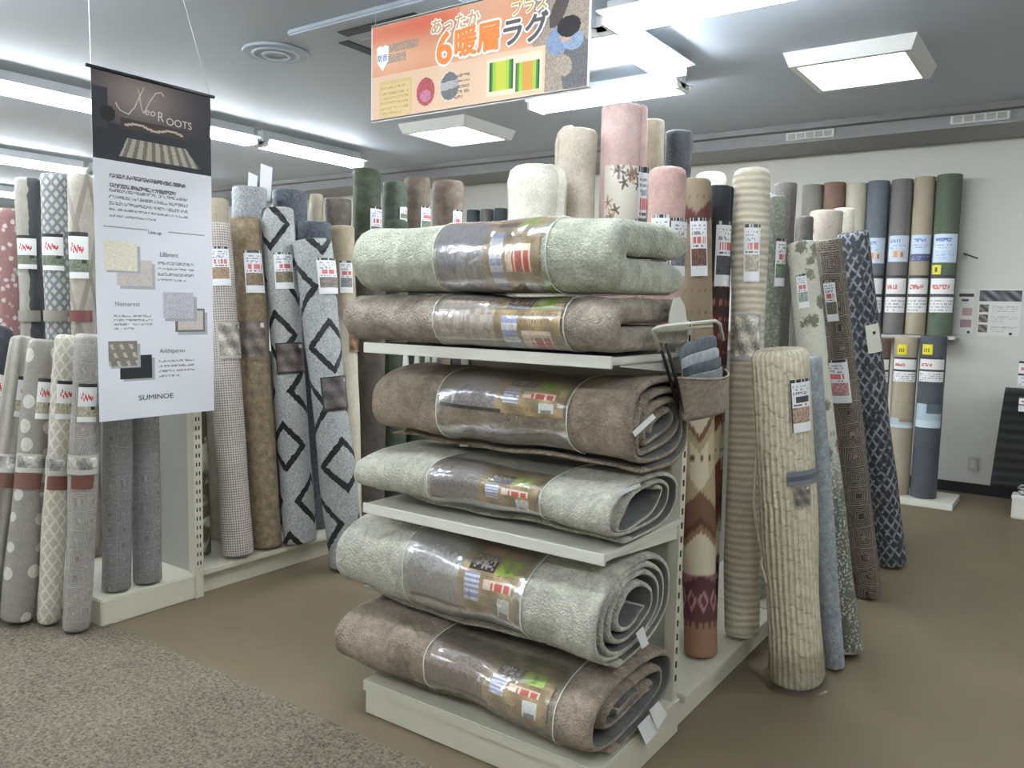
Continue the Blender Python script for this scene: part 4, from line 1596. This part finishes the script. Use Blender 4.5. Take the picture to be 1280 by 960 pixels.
wr = [('grey', 1017, 232, 28, 'grey carpet roll on the wall shelf behind the leaning rugs', None, None),
      ('brown', 1044, 229, 28, 'brown carpet roll on the wall shelf', None, None),
      ('cream', 1072, 230, 27, 'cream carpet roll on the wall shelf', None, None),
      ('bluegrey', 1099, 227, 28, 'blue-grey carpet roll on the wall shelf', 0, (0, 297, 329)),
      ('mauvegrey', 1129, 225, 28, 'mauve-grey carpet roll on the wall shelf', 0, (0, 294, 327)),
      ('tan', 1157, 222, 27, 'tan carpet roll on the wall shelf beside the green one', 1, (0, 293, 326)),
      ('green', 1188, 219, 32, 'green carpet roll at the end of the wall shelf', 2, (0, 292, 328))]
for i, (cn, u, v, wd, lab, sk, sv) in enumerate(wr):
    T = on('y', u, v, 7.74)
    r = wd * depth(T) / F_PX / 2 * .93
    R_ = Roll(lab, 'wall_' + cn, (T[0], T[1], SHZ), T, r, seed=300 + i, end=.006, **GWk)
    if sk is not None:
        z1 = float(on('y', u, sv[1], 7.62)[2])
        z0 = float(on('y', u, sv[2], 7.62)[2])
        R_.patch_tz('sign_card', -1.0, 1.0, z0 - SHZ, z1 - SHZ, sign_blue(i, sk), off=.005)
        z1, z0 = float(on('y', u, 344, 7.62)[2]), float(on('y', u, 391, 7.62)[2])
        R_.patch_tz('price_label', -1.0, 1.0, z0 - SHZ, z1 - SHZ, price_white(i), off=.005)
        if cn == 'green':
            yl = blank(8, 8, (218, 204, 40))
            yl[2:6, 3:5] = (60, 60, 30)
            z1, z0 = float(on('y', u, 331, 7.62)[2]), float(on('y', u, 343, 7.62)[2])
            R_.patch_tz('yellow_card', -.95, -.2, z0 - SHZ, z1 - SHZ, yl, off=.007)
for i, (u, v, cn) in enumerate([(592, 263, 'slate'), (609, 262, 'mauvegrey'), (626, 261, 'slate')]):
    T = on('y', u, v, 7.74)
    r = 17 * depth(T) / F_PX / 2
    Roll('dull grey carpet roll on the far wall seen past the brown rolls', 'wall_' + cn, (T[0], T[1], SHZ), T, r, seed=320 + i, end=.006, **GWk)
# low platform with three shorter rolls
PB = on('z', 1190, 631, 0)
root = empty('roll_platform', (-1.2, 7.3, 0), 'low white platform carrying short carpet rolls by the wall', 'platform')
MB().box((-.62, -.24, 0), (.46, .2, .055), .004).build('platform_top', 'white_metal', root)
GWk['soft'] = .003
GWk['group'] = 'short carpet rolls on the low platform'
for i, (cn, u, v, wd, lab) in enumerate([('rust', 1100, 423, 32, 'rust brown carpet roll on the low platform'), ('tan', 1134, 421, 33, 'tan carpet roll on the low platform with a yellow card'), ('slate', 1168, 420, 35, 'slate carpet roll on the low platform with a yellow card')]):
    T = on('y', u, v, 7.2)
    r = wd * depth(T) / F_PX / 2 * .89
    R_ = Roll(lab, 'wall_' + cn, (T[0], T[1], .056), T, r, seed=340 + i, end=.006, **GWk)
    zz = lambda v_: float(on('y', u, v_, 7.1)[2]) - .056
    R_.patch_tz('price_label', -1.0, .95, zz(478), zz(447), price_white(30 + i), off=.005)
    if i:
        yl = blank(10, 8, (218, 204, 40))
        yl[2:5, 2:8:2] = (70, 64, 30)
        R_.patch_tz('yellow_card', -.8 + .1 * (i == 1), -.05 + .1 * (i == 1), zz(444), zz(431), yl, off=.007)
        gw = blank(14, 10, (176, 196, 206))
        gw[6:, 6:] = np.array((92, 104, 116) if i == 2 else (150, 136, 116))
        gw[0:3, :] = (208, 218, 224)
        R_.patch_tz('film_label', -1.1, 1.0, zz(536), zz(524 if i == 1 else 506), gw, off=.004)

# ================================================================== WALL THINGS
def flat_print(name, root, o, right, upv, nrm, w_, h_, img, mat='print_matte', thick=.003, back='paper'):
    """printed sheet with a thin body behind; o = lower left corner relative to root"""
    nv, nu = img.shape[:2]
    A_, B_ = np.meshgrid(np.linspace(0, w_, nu + 1), np.linspace(0, h_, nv + 1))
    P = o + A_[..., None] * right + B_[..., None] * upv + nrm * thick
    g = grid_patch(name, P, img, mat, root)
    c4 = [o, o + right * w_, o + right * w_ + upv * h_, o + upv * h_]
    v = [p for p in c4] + [p + nrm * (thick * .9) for p in c4]
    mesh_obj('backing', v, [(3, 2, 1, 0), (4, 5, 6, 7), (0, 1, 5, 4), (1, 2, 6, 5), (2, 3, 7, 6), (3, 0, 4, 7)], back, root)
    return g


ex, ey, ez = np.eye(3)
rng = random.Random(8)
for (u0, v0, u1, v1, lab, big) in [(1223, 361, 1276, 420, 'white poster with dark banner photo and three small pictures', True), (1194, 361, 1217, 418, 'narrow white poster half behind the green carpet roll', False)]:
    um, vm = (u0 + u1) / 2, (v0 + v1) / 2
    x0, x1 = on('y', u0, vm, 7.895)[0], on('y', u1, vm, 7.895)[0]
    z1, z0 = on('y', um, v0, 7.895)[2], on('y', um, v1, 7.895)[2]
    nu, nv = (54, 60) if big else (26, 58)
    im = blank(nu, nv, (214, 212, 206))
    if big:
        for y in range(44, 58):
            for x in range(nu):
                kk = .5 + .5 * math.sin(x * .35 + y * .5) * math.sin(x * .11)
                im[y, x] = np.array((46, 46, 50)) + kk * np.array((90, 88, 86))
        for j in range(3):
            y = 4 + j * 13
            for yy in range(y, y + 10):
                for xx in range(1, 13):
                    kk = .5 + .5 * math.sin(xx * .5 + yy * .7 + j)
                    im[yy, xx] = np.array((70, 62, 60)) + kk * np.array((70, 64, 60))
            scrib(im, 17, y + 1, 50, y + 9, (160, 158, 156), rng, 3, .6)
    else:
        im[48:52, 4:25] = (50, 50, 58)
        im[42:45, 8:18] = (70, 70, 80)
        im[24:34, 10:24] = (176, 146, 142)
        im[9:19, 8:24] = (150, 126, 128)
        scrib(im, 3, 36, 24, 41, (180, 180, 180), rng, 2, .5)
    root = empty('wall_poster', (x0, 7.898, z0), lab, 'poster')
    flat_print('printed_sheet', root, np.zeros(3), ex, ez, -ey, x1 - x0, z1 - z0, im)
    for px_ in ((.5, .1) if big else (.6, .12),):
        MB().tube([((x1 - x0) * .8, -.003, .02), ((x1 - x0) * .8, -.011, .02)], .012, 10).build('push_pin', 'dark', root)
c = on('y', 1216, 580, 7.895)
root = empty('wall_outlet', (c[0], 7.898, c[2] - .06), 'grey socket plate low on the white wall', 'outlet')
MB().box((-.038, -.012, 0), (.038, 0, .12), .003).build('plate', 'grey_panel', root)
for z in (.03, .065):
    MB().box((-.018, -.016, z), (.018, -.011, z + .026), .002).build('socket', 'cream_metal', root)
a, b_ = on('y', 1204, 318, 7.75), on('y', 1222, 323, 7.6)
root = empty('wall_hook', (a[0], 7.898, a[2]), 'thin wire price hook sticking out from the wall', 'hook')
MB().tube([(0, 0, 0), (0, -.1, .01), tuple(b_ - np.array([a[0], 7.898, a[2]]))], .006, 6).build('hook_arm', 'black_metal', root, True)
MB().box((-.02, -.006, -.03), (.02, 0, .03), .002).build('hook_plate', 'grey_panel', root)

# dark rug draped on a low rack at the right edge
M['blackrug'] = rug_mat('blackrug', (16, 16, 16), (34, 35, 34), p_ribs('v', 14), 200, 6, 0.0, .8, .3)
yr = 7.35
tl, bl = on('y', 1257, 484, yr), on('y', 1238, 606, yr - .1)
W_ = 1.1
root = empty('draped_rug', (tl[0] + .5, yr, 0), 'black textured rug draped over a low rack by the wall', 'rug')
vv, ff = [], []
nx, nyp = 14, 30
for i in range(nx + 1):
    t = i / nx
    for j in range(nyp + 1):
        s = j / nyp * 2 - 1          # -1 front hem ... 0 ridge ... 1 back hem
        hgt = tl[2] - abs(s) ** 1.1 * (tl[2] - bl[2])
        sp = (abs(s) ** .8)
        xl = tl[0] + (bl[0] - tl[0]) * abs(s)
        xr_ = tl[0] + W_ + .12 * abs(s)
        yy = yr + (1 if s > 0 else -1) * abs(s) ** .6 * .13 + .01 * math.sin(t * 14 + s * 2) * sp
        vv.append((xl + (xr_ - xl) * t - (tl[0] + .5), yy - yr, hgt))
for i in range(nx):
    for j in range(nyp):
        a = i * (nyp + 1) + j
        ff.append((a, a + nyp + 1, a + nyp + 2, a + 1))
o = mesh_obj('rug_sheet', vv, ff, 'blackrug', root, True)
o.data.uv_layers.new(name='UVMap')
o.data.uv_layers[0].data.foreach_set('uv', np.array([(vv[l.vertex_index][0], vv[l.vertex_index][2]) for l in o.data.loops], dtype=np.float32).ravel())
sm = o.modifiers.new('thickness', 'SOLIDIFY')
sm.thickness = .012
root2 = empty('rug_rack', (tl[0] + .55, yr, 0), 'black metal rack under the draped black rug', 'rack')
zt = tl[2] - .07
MB().tube([(-.52, 0, zt), (.52, 0, zt)], .012, 10).build('rail', 'black_metal', root2, True)
for sx in (-.36, .36):
    MB().tube([(sx, 0, zt), (sx, 0, .02)], .01, 8).build('leg', 'black_metal', root2, True)
    MB().box((sx - .02, -.09, 0), (sx + .02, .12, .02), .003).build('foot', 'black_metal', root2)
lb = price_white(77)
p0 = on('y', 1271, 476, yr - .16)
g0 = on('y', 1262, 497, yr - .12)
flat_print('price_label', root, np.array([g0[0] + .03, yr - .105 - yr, g0[2] - .1]), ex * .98, ez, -ey, .16, .11, price_white(78))
p1 = on('y', 1274, 475, yr)
root3 = empty('price_stand', (p1[0] + .08, yr, tl[2] + .003), 'white price card standing on the draped black rug', 'price card')
MB().box((-.03, -.02, .0), (.03, .02, .012), .003).build('foot', 'dark', root3)
flat_print('card', root3, np.array([-.09, 0, .015]), ex, ez, -ey, .2, .19, price_white(79))
# white boxes on the floor at the right edge
bx = on('z', 1263, 648, 0)
root = empty('storage_box', (bx[0] + .25, bx[1] + .08, 0), 'low white crate on the floor under the black rug', 'box')
MB().box((-.25, -.08, 0), (.3, .07, .17), .008).build('crate', 'white_metal', root)
MB().box((-.255, -.085, .15), (.305, .075, .18), .006).build('rim', 'plastic_white', root)
root = empty('folded_cloth', (bx[0] + .27, bx[1] + .065, .181), 'small speckled mat folded on the white crate', 'mat')
M['speckmat'] = rug_mat('speckmat', (60, 58, 54), (196, 190, 178), p_blobs(40, .5, .05), 260, 10, 0)
for z in (0, .036):
    MB().box((-.24, -.06, z), (.26, .045, z + .035), .014).build('layer', 'speckmat', root, True)

# ================================================================== HANGING SIGNS
def text(root, s, size, mat, o, right, upv, nrm, off=0.0, name='lettering', align='LEFT', shear=0.0, ext=.0006, sx=1.0):
    cu = bpy.data.curves.new(name, 'FONT')
    cu.body = s
    cu.size = size
    cu.offset = off
    cu.shear = shear
    cu.extrude = ext
    cu.align_x = align
    cu.align_y = 'CENTER'
    cu.resolution_u = 4
    t = bpy.data.objects.new(name, cu)
    COL.objects.link(t)
    dg = bpy.context.evaluated_depsgraph_get()
    me = bpy.data.meshes.new_from_object(t.evaluated_get(dg))
    bpy.data.objects.remove(t)
    bpy.data.curves.remove(cu)
    me.materials.clear()
    me.materials.append(M[mat])
    ob = bpy.data.objects.new(name, me)
    link(ob, root)
    ob.matrix_local = Matrix(((right[0] * sx, upv[0], nrm[0], o[0]), (right[1] * sx, upv[1], nrm[1], o[1]), (right[2] * sx, upv[2], nrm[2], o[2]), (0, 0, 0, 1)))
    return ob


for nme, c_ in (('ink', (40, 40, 42)), ('ink_grey', (120, 120, 126)), ('ink_white', (246, 244, 238)), ('ink_orange', (236, 130, 60)), ('ink_tan', (206, 160, 110)), ('ink_gold', (200, 150, 60)),
                ('ink_char', (84, 80, 82)), ('ink_blue', (90, 120, 190)), ('ink_mist', (214, 208, 200))):
    M[nme] = plain(nme, c_, .6, 0, .01)

# ---- orange sign
OY = 3.0
TL, TR, BR, BL = [on('y', u, v, OY) for u, v in ((462, 38), (738, -38), (740, 108), (468, 154))]
ox0, ox1 = (TL[0] + BL[0]) / 2, (TR[0] + BR[0]) / 2
oz0, oz1 = (BL[2] + BR[2]) / 2, (TL[2] + TR[2]) / 2
OW, OH = ox1 - ox0, oz1 - oz0
root = empty('hanging_sign', (ox0, OY, oz0), 'orange hanging sign for warm rugs, printed in Japanese', 'sign')
nu, nv = 280, 102
im = np.zeros((nv, nu, 3))
S_, T_ = np.meshgrid((np.arange(nu) + .5) / nu, (np.arange(nv) + .5) / nv)


def opx(u, v):
    p = on('y', u, v, OY)
    return (p[0] - ox0) / OW, (p[2] - oz0) / OH


sw = .5 + .5 * np.sin(S_ * 9 + T_ * 6) * np.cos(T_ * 5 - S_ * 4)
im[:] = np.array((226, 150, 116)) + sw[..., None] * np.array((14, 36, 36))
band_ = np.exp(-((T_ - .88 - .12 * S_) / .12) ** 2) * (S_ < .45)
im += band_[..., None] * np.array((0, -38, -34))
im[T_ < .46] = (240, 204, 172)
rgn = np.random.RandomState(4)
# photograph of a child lying on a rug at the right
ph = S_ > .775 + .05 * (T_ < .45)
tex = rgn.uniform(.86, 1.1, (nv, nu))
im[ph] = (np.array((168, 152, 138))[None] * tex[ph][:, None])


def ell(u, v, ru, rv, col, rot=0.0):
    s0, t0 = opx(u, v)
    ds, dt = (S_ - s0) * OW, (T_ - t0) * OH
    m_per = 1.0 / F_PX * depth(on('y', u, v, OY))
    c_, s__ = math.cos(rot), math.sin(rot)
    a_, b__ = (ds * c_ + dt * s__) / (ru * m_per * 1.15), (-ds * s__ + dt * c_) / (rv * m_per)
    msk = a_ ** 2 + b__ ** 2 < 1
    im[msk] = np.array(col) * (tex[msk][:, None] if True else 1)


def rct(u0, v0, u1, v1, col):
    um, vm = (u0 + u1) / 2, (v0 + v1) / 2
    a_, b__ = opx(u0, vm)[0], opx(u1, vm)[0]
    c_, d_ = opx(um, v1)[1], opx(um, v0)[1]
    msk = (S_ > a_) & (S_ < b__) & (T_ > c_) & (T_ < d_)
    im[msk] = np.array(col)
    return a_, b__, c_, d_


ell(700, 12, 9, 24, (84, 74, 72), -.5)
ell(722, 85, 20, 40, (110, 108, 112))
ell(698, 52, 14, 17, (136, 156, 190))
ell(718, 50, 13, 12, (148, 166, 196))
ell(708, 44, 8, 9, (206, 170, 150))
ell(712, 33, 15, 13, (42, 38, 42))
ell(705, 82, 10, 14, (176, 160, 142), .6)
# lower boxes
rct(475, 100, 516, 146, (226, 196, 138))
a_, b__, c_, d_ = rct(477, 104, 513, 143, (234, 206, 150))
rngo = random.Random(5)
scrib(im, int(a_ * nu) + 1, int(c_ * nv) + 1, int(b__ * nu) - 1, int(d_ * nv), (196, 160, 110), rngo, 6, .6)
ell(533, 115, 13, 17, (188, 86, 90))
ell(533, 120, 8, 7, (206, 130, 160))
ell(563, 108, 14.5, 18.5, (236, 228, 216))
ell(563, 108, 13, 17, (120, 118, 122))
s0, t0 = opx(563, 108)
msk = (np.abs(S_ - s0) < .043) & (np.abs(T_ - t0 - .01 - (S_ - s0) * .2) < .04)
im[msk] = (184, 184, 188)
scrib(im, int(.425 * nu), int(.1 * nv), int(.5 * nu), int(.36 * nv), (130, 110, 96), rngo, 5, .7)
rct(609, 70, 679, 117, (236, 226, 198))
for (u0, u1) in ((613, 642), (645, 675)):
    a_, b__, c_, d_ = rct(u0, 77, u1, 113, (84, 140, 66))
    msk = (S_ > a_) & (S_ < b__) & (T_ > c_) & (T_ < d_)
    q = np.abs((S_ - (a_ + b__) / 2) / ((b__ - a_) / 2))
    im[msk & (q < .7)] = (166, 204, 70)
    im[msk & (q < .42)] = (206, 206, 74) if u0 < 620 else (216, 156, 74)
    im[msk & (q > .88)] = (40, 76, 54)
scrib(im, int(.085 * nu), int(.58 * nv), int(.25 * nu), int(.8 * nv), (150, 146, 136), rngo, 2, .75, .2)
im[:, :2] = (246, 236, 230)
im[:, -2:] = (246, 242, 240)
im[:2] = (246, 226, 216)
im[-2:] = (246, 226, 216)
im = np.clip(im * .92, 0, 255)
flat_print('printed_sheet', root, np.zeros(3), ex, ez, -ey, OW, OH, im, 'print_matte', .006)


def olet(s, u, v, size, mat, outline=None, ow=.006, bold=.0, **kk):
    q = opx(u, v)
    o = np.array([q[0] * OW, -.0075, q[1] * OH])
    def stroked(mat_, name_, rad, d0, nk):
        # the same letters set round a small circle and joined, each copy a hair in front of the last
        t0 = text(root, s, size, mat_, o - np.array([0, d0, 0]), ex, ez, -ey, align='CENTER', name=name_, ext=0.0, **kk)
        me = t0.data
        n = len(me.vertices)
        co = np.empty(n * 3)
        me.vertices.foreach_get('co', co)
        co = co.reshape(-1, 3)
        fc = [list(p.vertices) for p in me.polygons]
        V, Fc = [], []
        for k_ in range(nk):
            a = 2 * PI * k_ / nk
            V.append(co + np.array([math.cos(a) * rad, math.sin(a) * rad, k_ * 2e-4]))
            Fc += [[i + n * k_ for i in f] for f in fc]
        nm = bpy.data.meshes.new(name_)
        nm.from_pydata(np.concatenate(V).tolist(), [], Fc)
        nm.materials.append(M[mat_])
        t0.data = nm
        bpy.data.meshes.remove(me)
    if outline:
        stroked(outline, 'lettering_outline', ow, 0.0, 12)
    stroked(mat, 'lettering', bold, .003, 6)


olet('あったか', 570, 30, .073, 'ink_tan', 'ink_white', .008, bold=.001)
olet('6', 557, 63, .20, 'ink_orange', 'ink_white', .015, bold=.005)
olet('暖層', 598, 52, .135, 'ink_orange', 'ink_white', .015, bold=.005)
olet('プラス', 663, 9, .066, 'ink_gold', 'ink_white', .007, bold=.001)
olet('ラグ', 657, 40, .125, 'ink_char', 'ink_white', .012, bold=.004)
q = opx(480, 73)
bx_, bz_ = q[0] * OW, q[1] * OH
bd = [(-.04, .05), (-.016, .058), (.0, .05), (.016, .058), (.04, .05), (.036, -.02), (0, -.065), (-.036, -.02)]
MB().prism([(bx_ + a, bz_ + b__) for a, b__ in bd], 'y', -.0095, -.0065).build('badge', 'ink_white', root)
text(root, '防音', .034, 'ink_blue', np.array([bx_, -.0105, bz_ - .004]), ex, ez, -ey, align='CENTER')
for q in (.02, OW - .02):
    MB().tube([(q, .003, OH), (q, .003, CEIL - oz0)], .0016, 5).build('hanging_wire', 'wire', root)
for (z0_, z1_) in ((OH - .006, OH + .004), (-.004, .006)):
    MB().box((0, -.006, z0_), (OW, .01, z1_)).build('edge_strip', 'plastic_white', root)

# ---- tall sample banner
BX = -3.46
TL, TR, BR, BL = [on('x', u, v, BX) for u, v in ((110, 80), (263, 122), (267, 515), (127, 525))]
by0, by1 = (TL[1] + BL[1]) / 2, (TR[1] + BR[1]) / 2
bz0, bz1 = (BL[2] + BR[2]) / 2, (TL[2] + TR[2]) / 2
BW, BH = by1 - by0, bz1 - bz0
root = empty('hanging_banner', (BX, by0, bz0), 'tall white rug banner with a dark photo at the top', 'banner')
nu, nv = 124, 326
im = blank(nu, nv, (232, 233, 240))
S_, T_ = np.meshgrid((np.arange(nu) + .5) / nu, (np.arange(nv) + .5) / nv)


def bpx(u, v):
    p = on('x', u, v, BX)
    return (p[1] - by0) / BW, (p[2] - bz0) / BH


def brect(u0, v0, u1, v1):
    um, vm = (u0 + u1) / 2, (v0 + v1) / 2
    return bpx(u0, vm)[0], bpx(u1, vm)[0], bpx(um, v1)[1], bpx(um, v0)[1]


# dark room photograph
top_ = T_ > .752
tt = (T_ - .752) / .248
glow = np.exp(-(((S_ - .38) / .4) ** 2 + ((tt - .78) / .38) ** 2))
room = np.array((46, 46, 52)) + glow[..., None] * np.array((104, 88, 76))
im[top_] = room[top_]
low = top_ & (tt < .42)
im[low] = np.array((48, 50, 56))
sofa = top_ & (tt > .38) & (tt < .5) & (S_ > .22) & (S_ < .78)
im[sofa] = (66, 58, 56)
im[top_ & (np.abs(tt - .44 - .02 * np.sin(S_ * 22)) < .014) & (S_ > .25) & (S_ < .74)] = (190, 172, 158)
rugm = top_ & (tt < .28) & (tt > .06) & (S_ > .2 + .3 * (tt - .05)) & (S_ < .9 - .6 * (tt - .05))
im[rugm] = (116, 110, 100)
lat = rugm & (np.mod((S_ - .5) / (1.1 - tt) * 13, 1) < .55)
im[lat] = (172, 166, 152)
im[top_ & (S_ < .12) & (tt > .35) & (tt < .8)] = (58, 58, 66)
im[top_ & (np.hypot((S_ - .12) / .06, (tt - .52) / .09) < 1)] = (40, 42, 40)
im[top_ & (tt > .975)] = (22, 22, 24)
rngb = random.Random(6)


def sw_patch(u0, v0, u1, v1, fn, sh=True):
    a_, b__, c_, d_ = brect(u0, v0, u1, v1)
    if sh:
        msk = (S_ > a_ + .02) & (S_ < b__ + .025) & (T_ > c_ - .008) & (T_ < d_ - .01)
        im[msk] = (170, 170, 174)
    msk = (S_ > a_) & (S_ < b__) & (T_ > c_) & (T_ < d_)
    g = fn((S_ - a_) / (b__ - a_), (T_ - c_) / (d_ - c_))
    im[msk] = g[msk]


N_ = np.random.RandomState(2).uniform(.93, 1.05, (nv, nu, 1))
flatc = lambda c_: (lambda x, y: np.ones((nv, nu, 1)) * np.array(c_) * N_)
sw_patch(146, 325, 190, 358, flatc((206, 196, 190)))
sw_patch(129, 302, 171, 338, flatc((236, 228, 210)))
sw_patch(219, 386, 256, 415, lambda x, y: np.where(((x < .08) | (x > .92) | (y < .08) | (y > .92))[..., None], np.array((110, 106, 106.)), np.array((206, 196, 190.))) * N_)
sw_patch(203, 366, 242, 398, lambda x, y: np.where((np.mod(x * 9 + np.abs(np.mod(y * 4, 1) - .5) * 3, 1) < .4)[..., None], np.array((176, 176, 186.)), np.array((206, 204, 212.))) * N_)
sw_patch(150, 444, 190, 473, flatc((40, 42, 46)))
sw_patch(135, 426, 171, 457, lambda x, y: np.where(((np.mod(x * 3 + y, 1) < .35) & (np.mod(y * 3, 1) < .6))[..., None], np.array((196, 184, 164.)), np.array((128, 122, 112.))) * N_)


def lines_(u0, v0, u1, v1, rows, col=(130, 130, 136), dens=.65):
    a_, b__, c_, d_ = brect(u0, v0, u1, v1)
    scrib(im, a_ * nu, c_ * nv, b__ * nu, d_ * nv, col, rngb, rows, dens, .55)


lines_(137, 217, 232, 240, 2, (70, 70, 76), .75)
lines_(137, 238, 235, 276, 5, (120, 120, 126))
lines_(198, 325, 243, 352, 4, (130, 130, 136))
lines_(143, 391, 190, 412, 4, (130, 130, 136))
lines_(199, 446, 243, 470, 4, (130, 130, 136))
a_, b__, c_, d_ = brect(130, 283, 183, 286)
y_ = int((c_ + d_) / 2 * nv)
im[y_, int(a_ * nu):int(.42 * nu)] = (140, 140, 144)
im[y_, int(.6 * nu):int(.93 * nu)] = (140, 140, 144)
flat_print('printed_sheet', root, np.zeros(3), ey, ez, ex, BW, BH, np.clip(im, 0, 255), 'print_matte', .002)


def blet(s, u, v, size, mat, align='LEFT', **kk):
    q = bpx(u, v)
    text(root, s, size, mat, np.array([.0032, q[0] * BW, q[1] * BH]), ey, ez, ex, align=align, ext=.0003, **kk)


blet('eo', 180, 139, .05, 'ink_mist', shear=.2)
blet('R', 196, 146, .06, 'ink_mist', sx=.9)
blet('OOTS', 207, 152, .046, 'ink_mist', sx=1.05)
# swash N drawn with a pen: three strokes
strokes = [[(150, 138), (160, 143), (168, 134), (176, 116), (179, 110)], [(172, 111), (174, 122), (176, 134), (179, 142)], [(179, 142), (186, 128), (194, 117), (201, 116), (204, 121)], [(150, 138), (146, 133), (144, 128)]]
for st in strokes:
    pts = []
    for (u, v) in st:
        q = bpx(u, v)
        pts.append(np.array([.0035, q[0] * BW, q[1] * BH]))
    fine_ = []
    for i in range(len(pts) - 1):
        for t in np.linspace(0, 1, 6, endpoint=False):
            fine_.append(pts[i] * (1 - t) + pts[i + 1] * t)
    fine_.append(pts[-1])
    MB().tube(fine_, .0026, 6).build('swash_stroke', 'ink_mist', root, True)
blet('Line up', 193, 291, .022, 'ink', 'CENTER')
blet('Lilbrent', 199, 318, .03, 'ink_grey')
blet('Nomarest', 143, 380, .028, 'ink_grey')
blet('Arkhiparon', 199, 439, .028, 'ink_grey')
blet('SUMINOE', 195, 496, .032, 'ink', 'CENTER', sx=1.25)
MB().tube([(.002, -.02, BH), (.002, BW + .02, BH)], .008, 8).build('top_rod', 'black_metal', root, True)
for q, uu in ((.0, None), (BW, None)):
    MB().tube([(.002, q, BH), (.002, q + (-.22 if q else .0), CEIL - bz0)], .0018, 5).build('hanging_wire', 'wire', root)
if False:
    pass
print('objects', len(bpy.data.objects), 'tris', sum(len(p.vertices) - 2 for me in bpy.data.meshes for p in me.polygons))
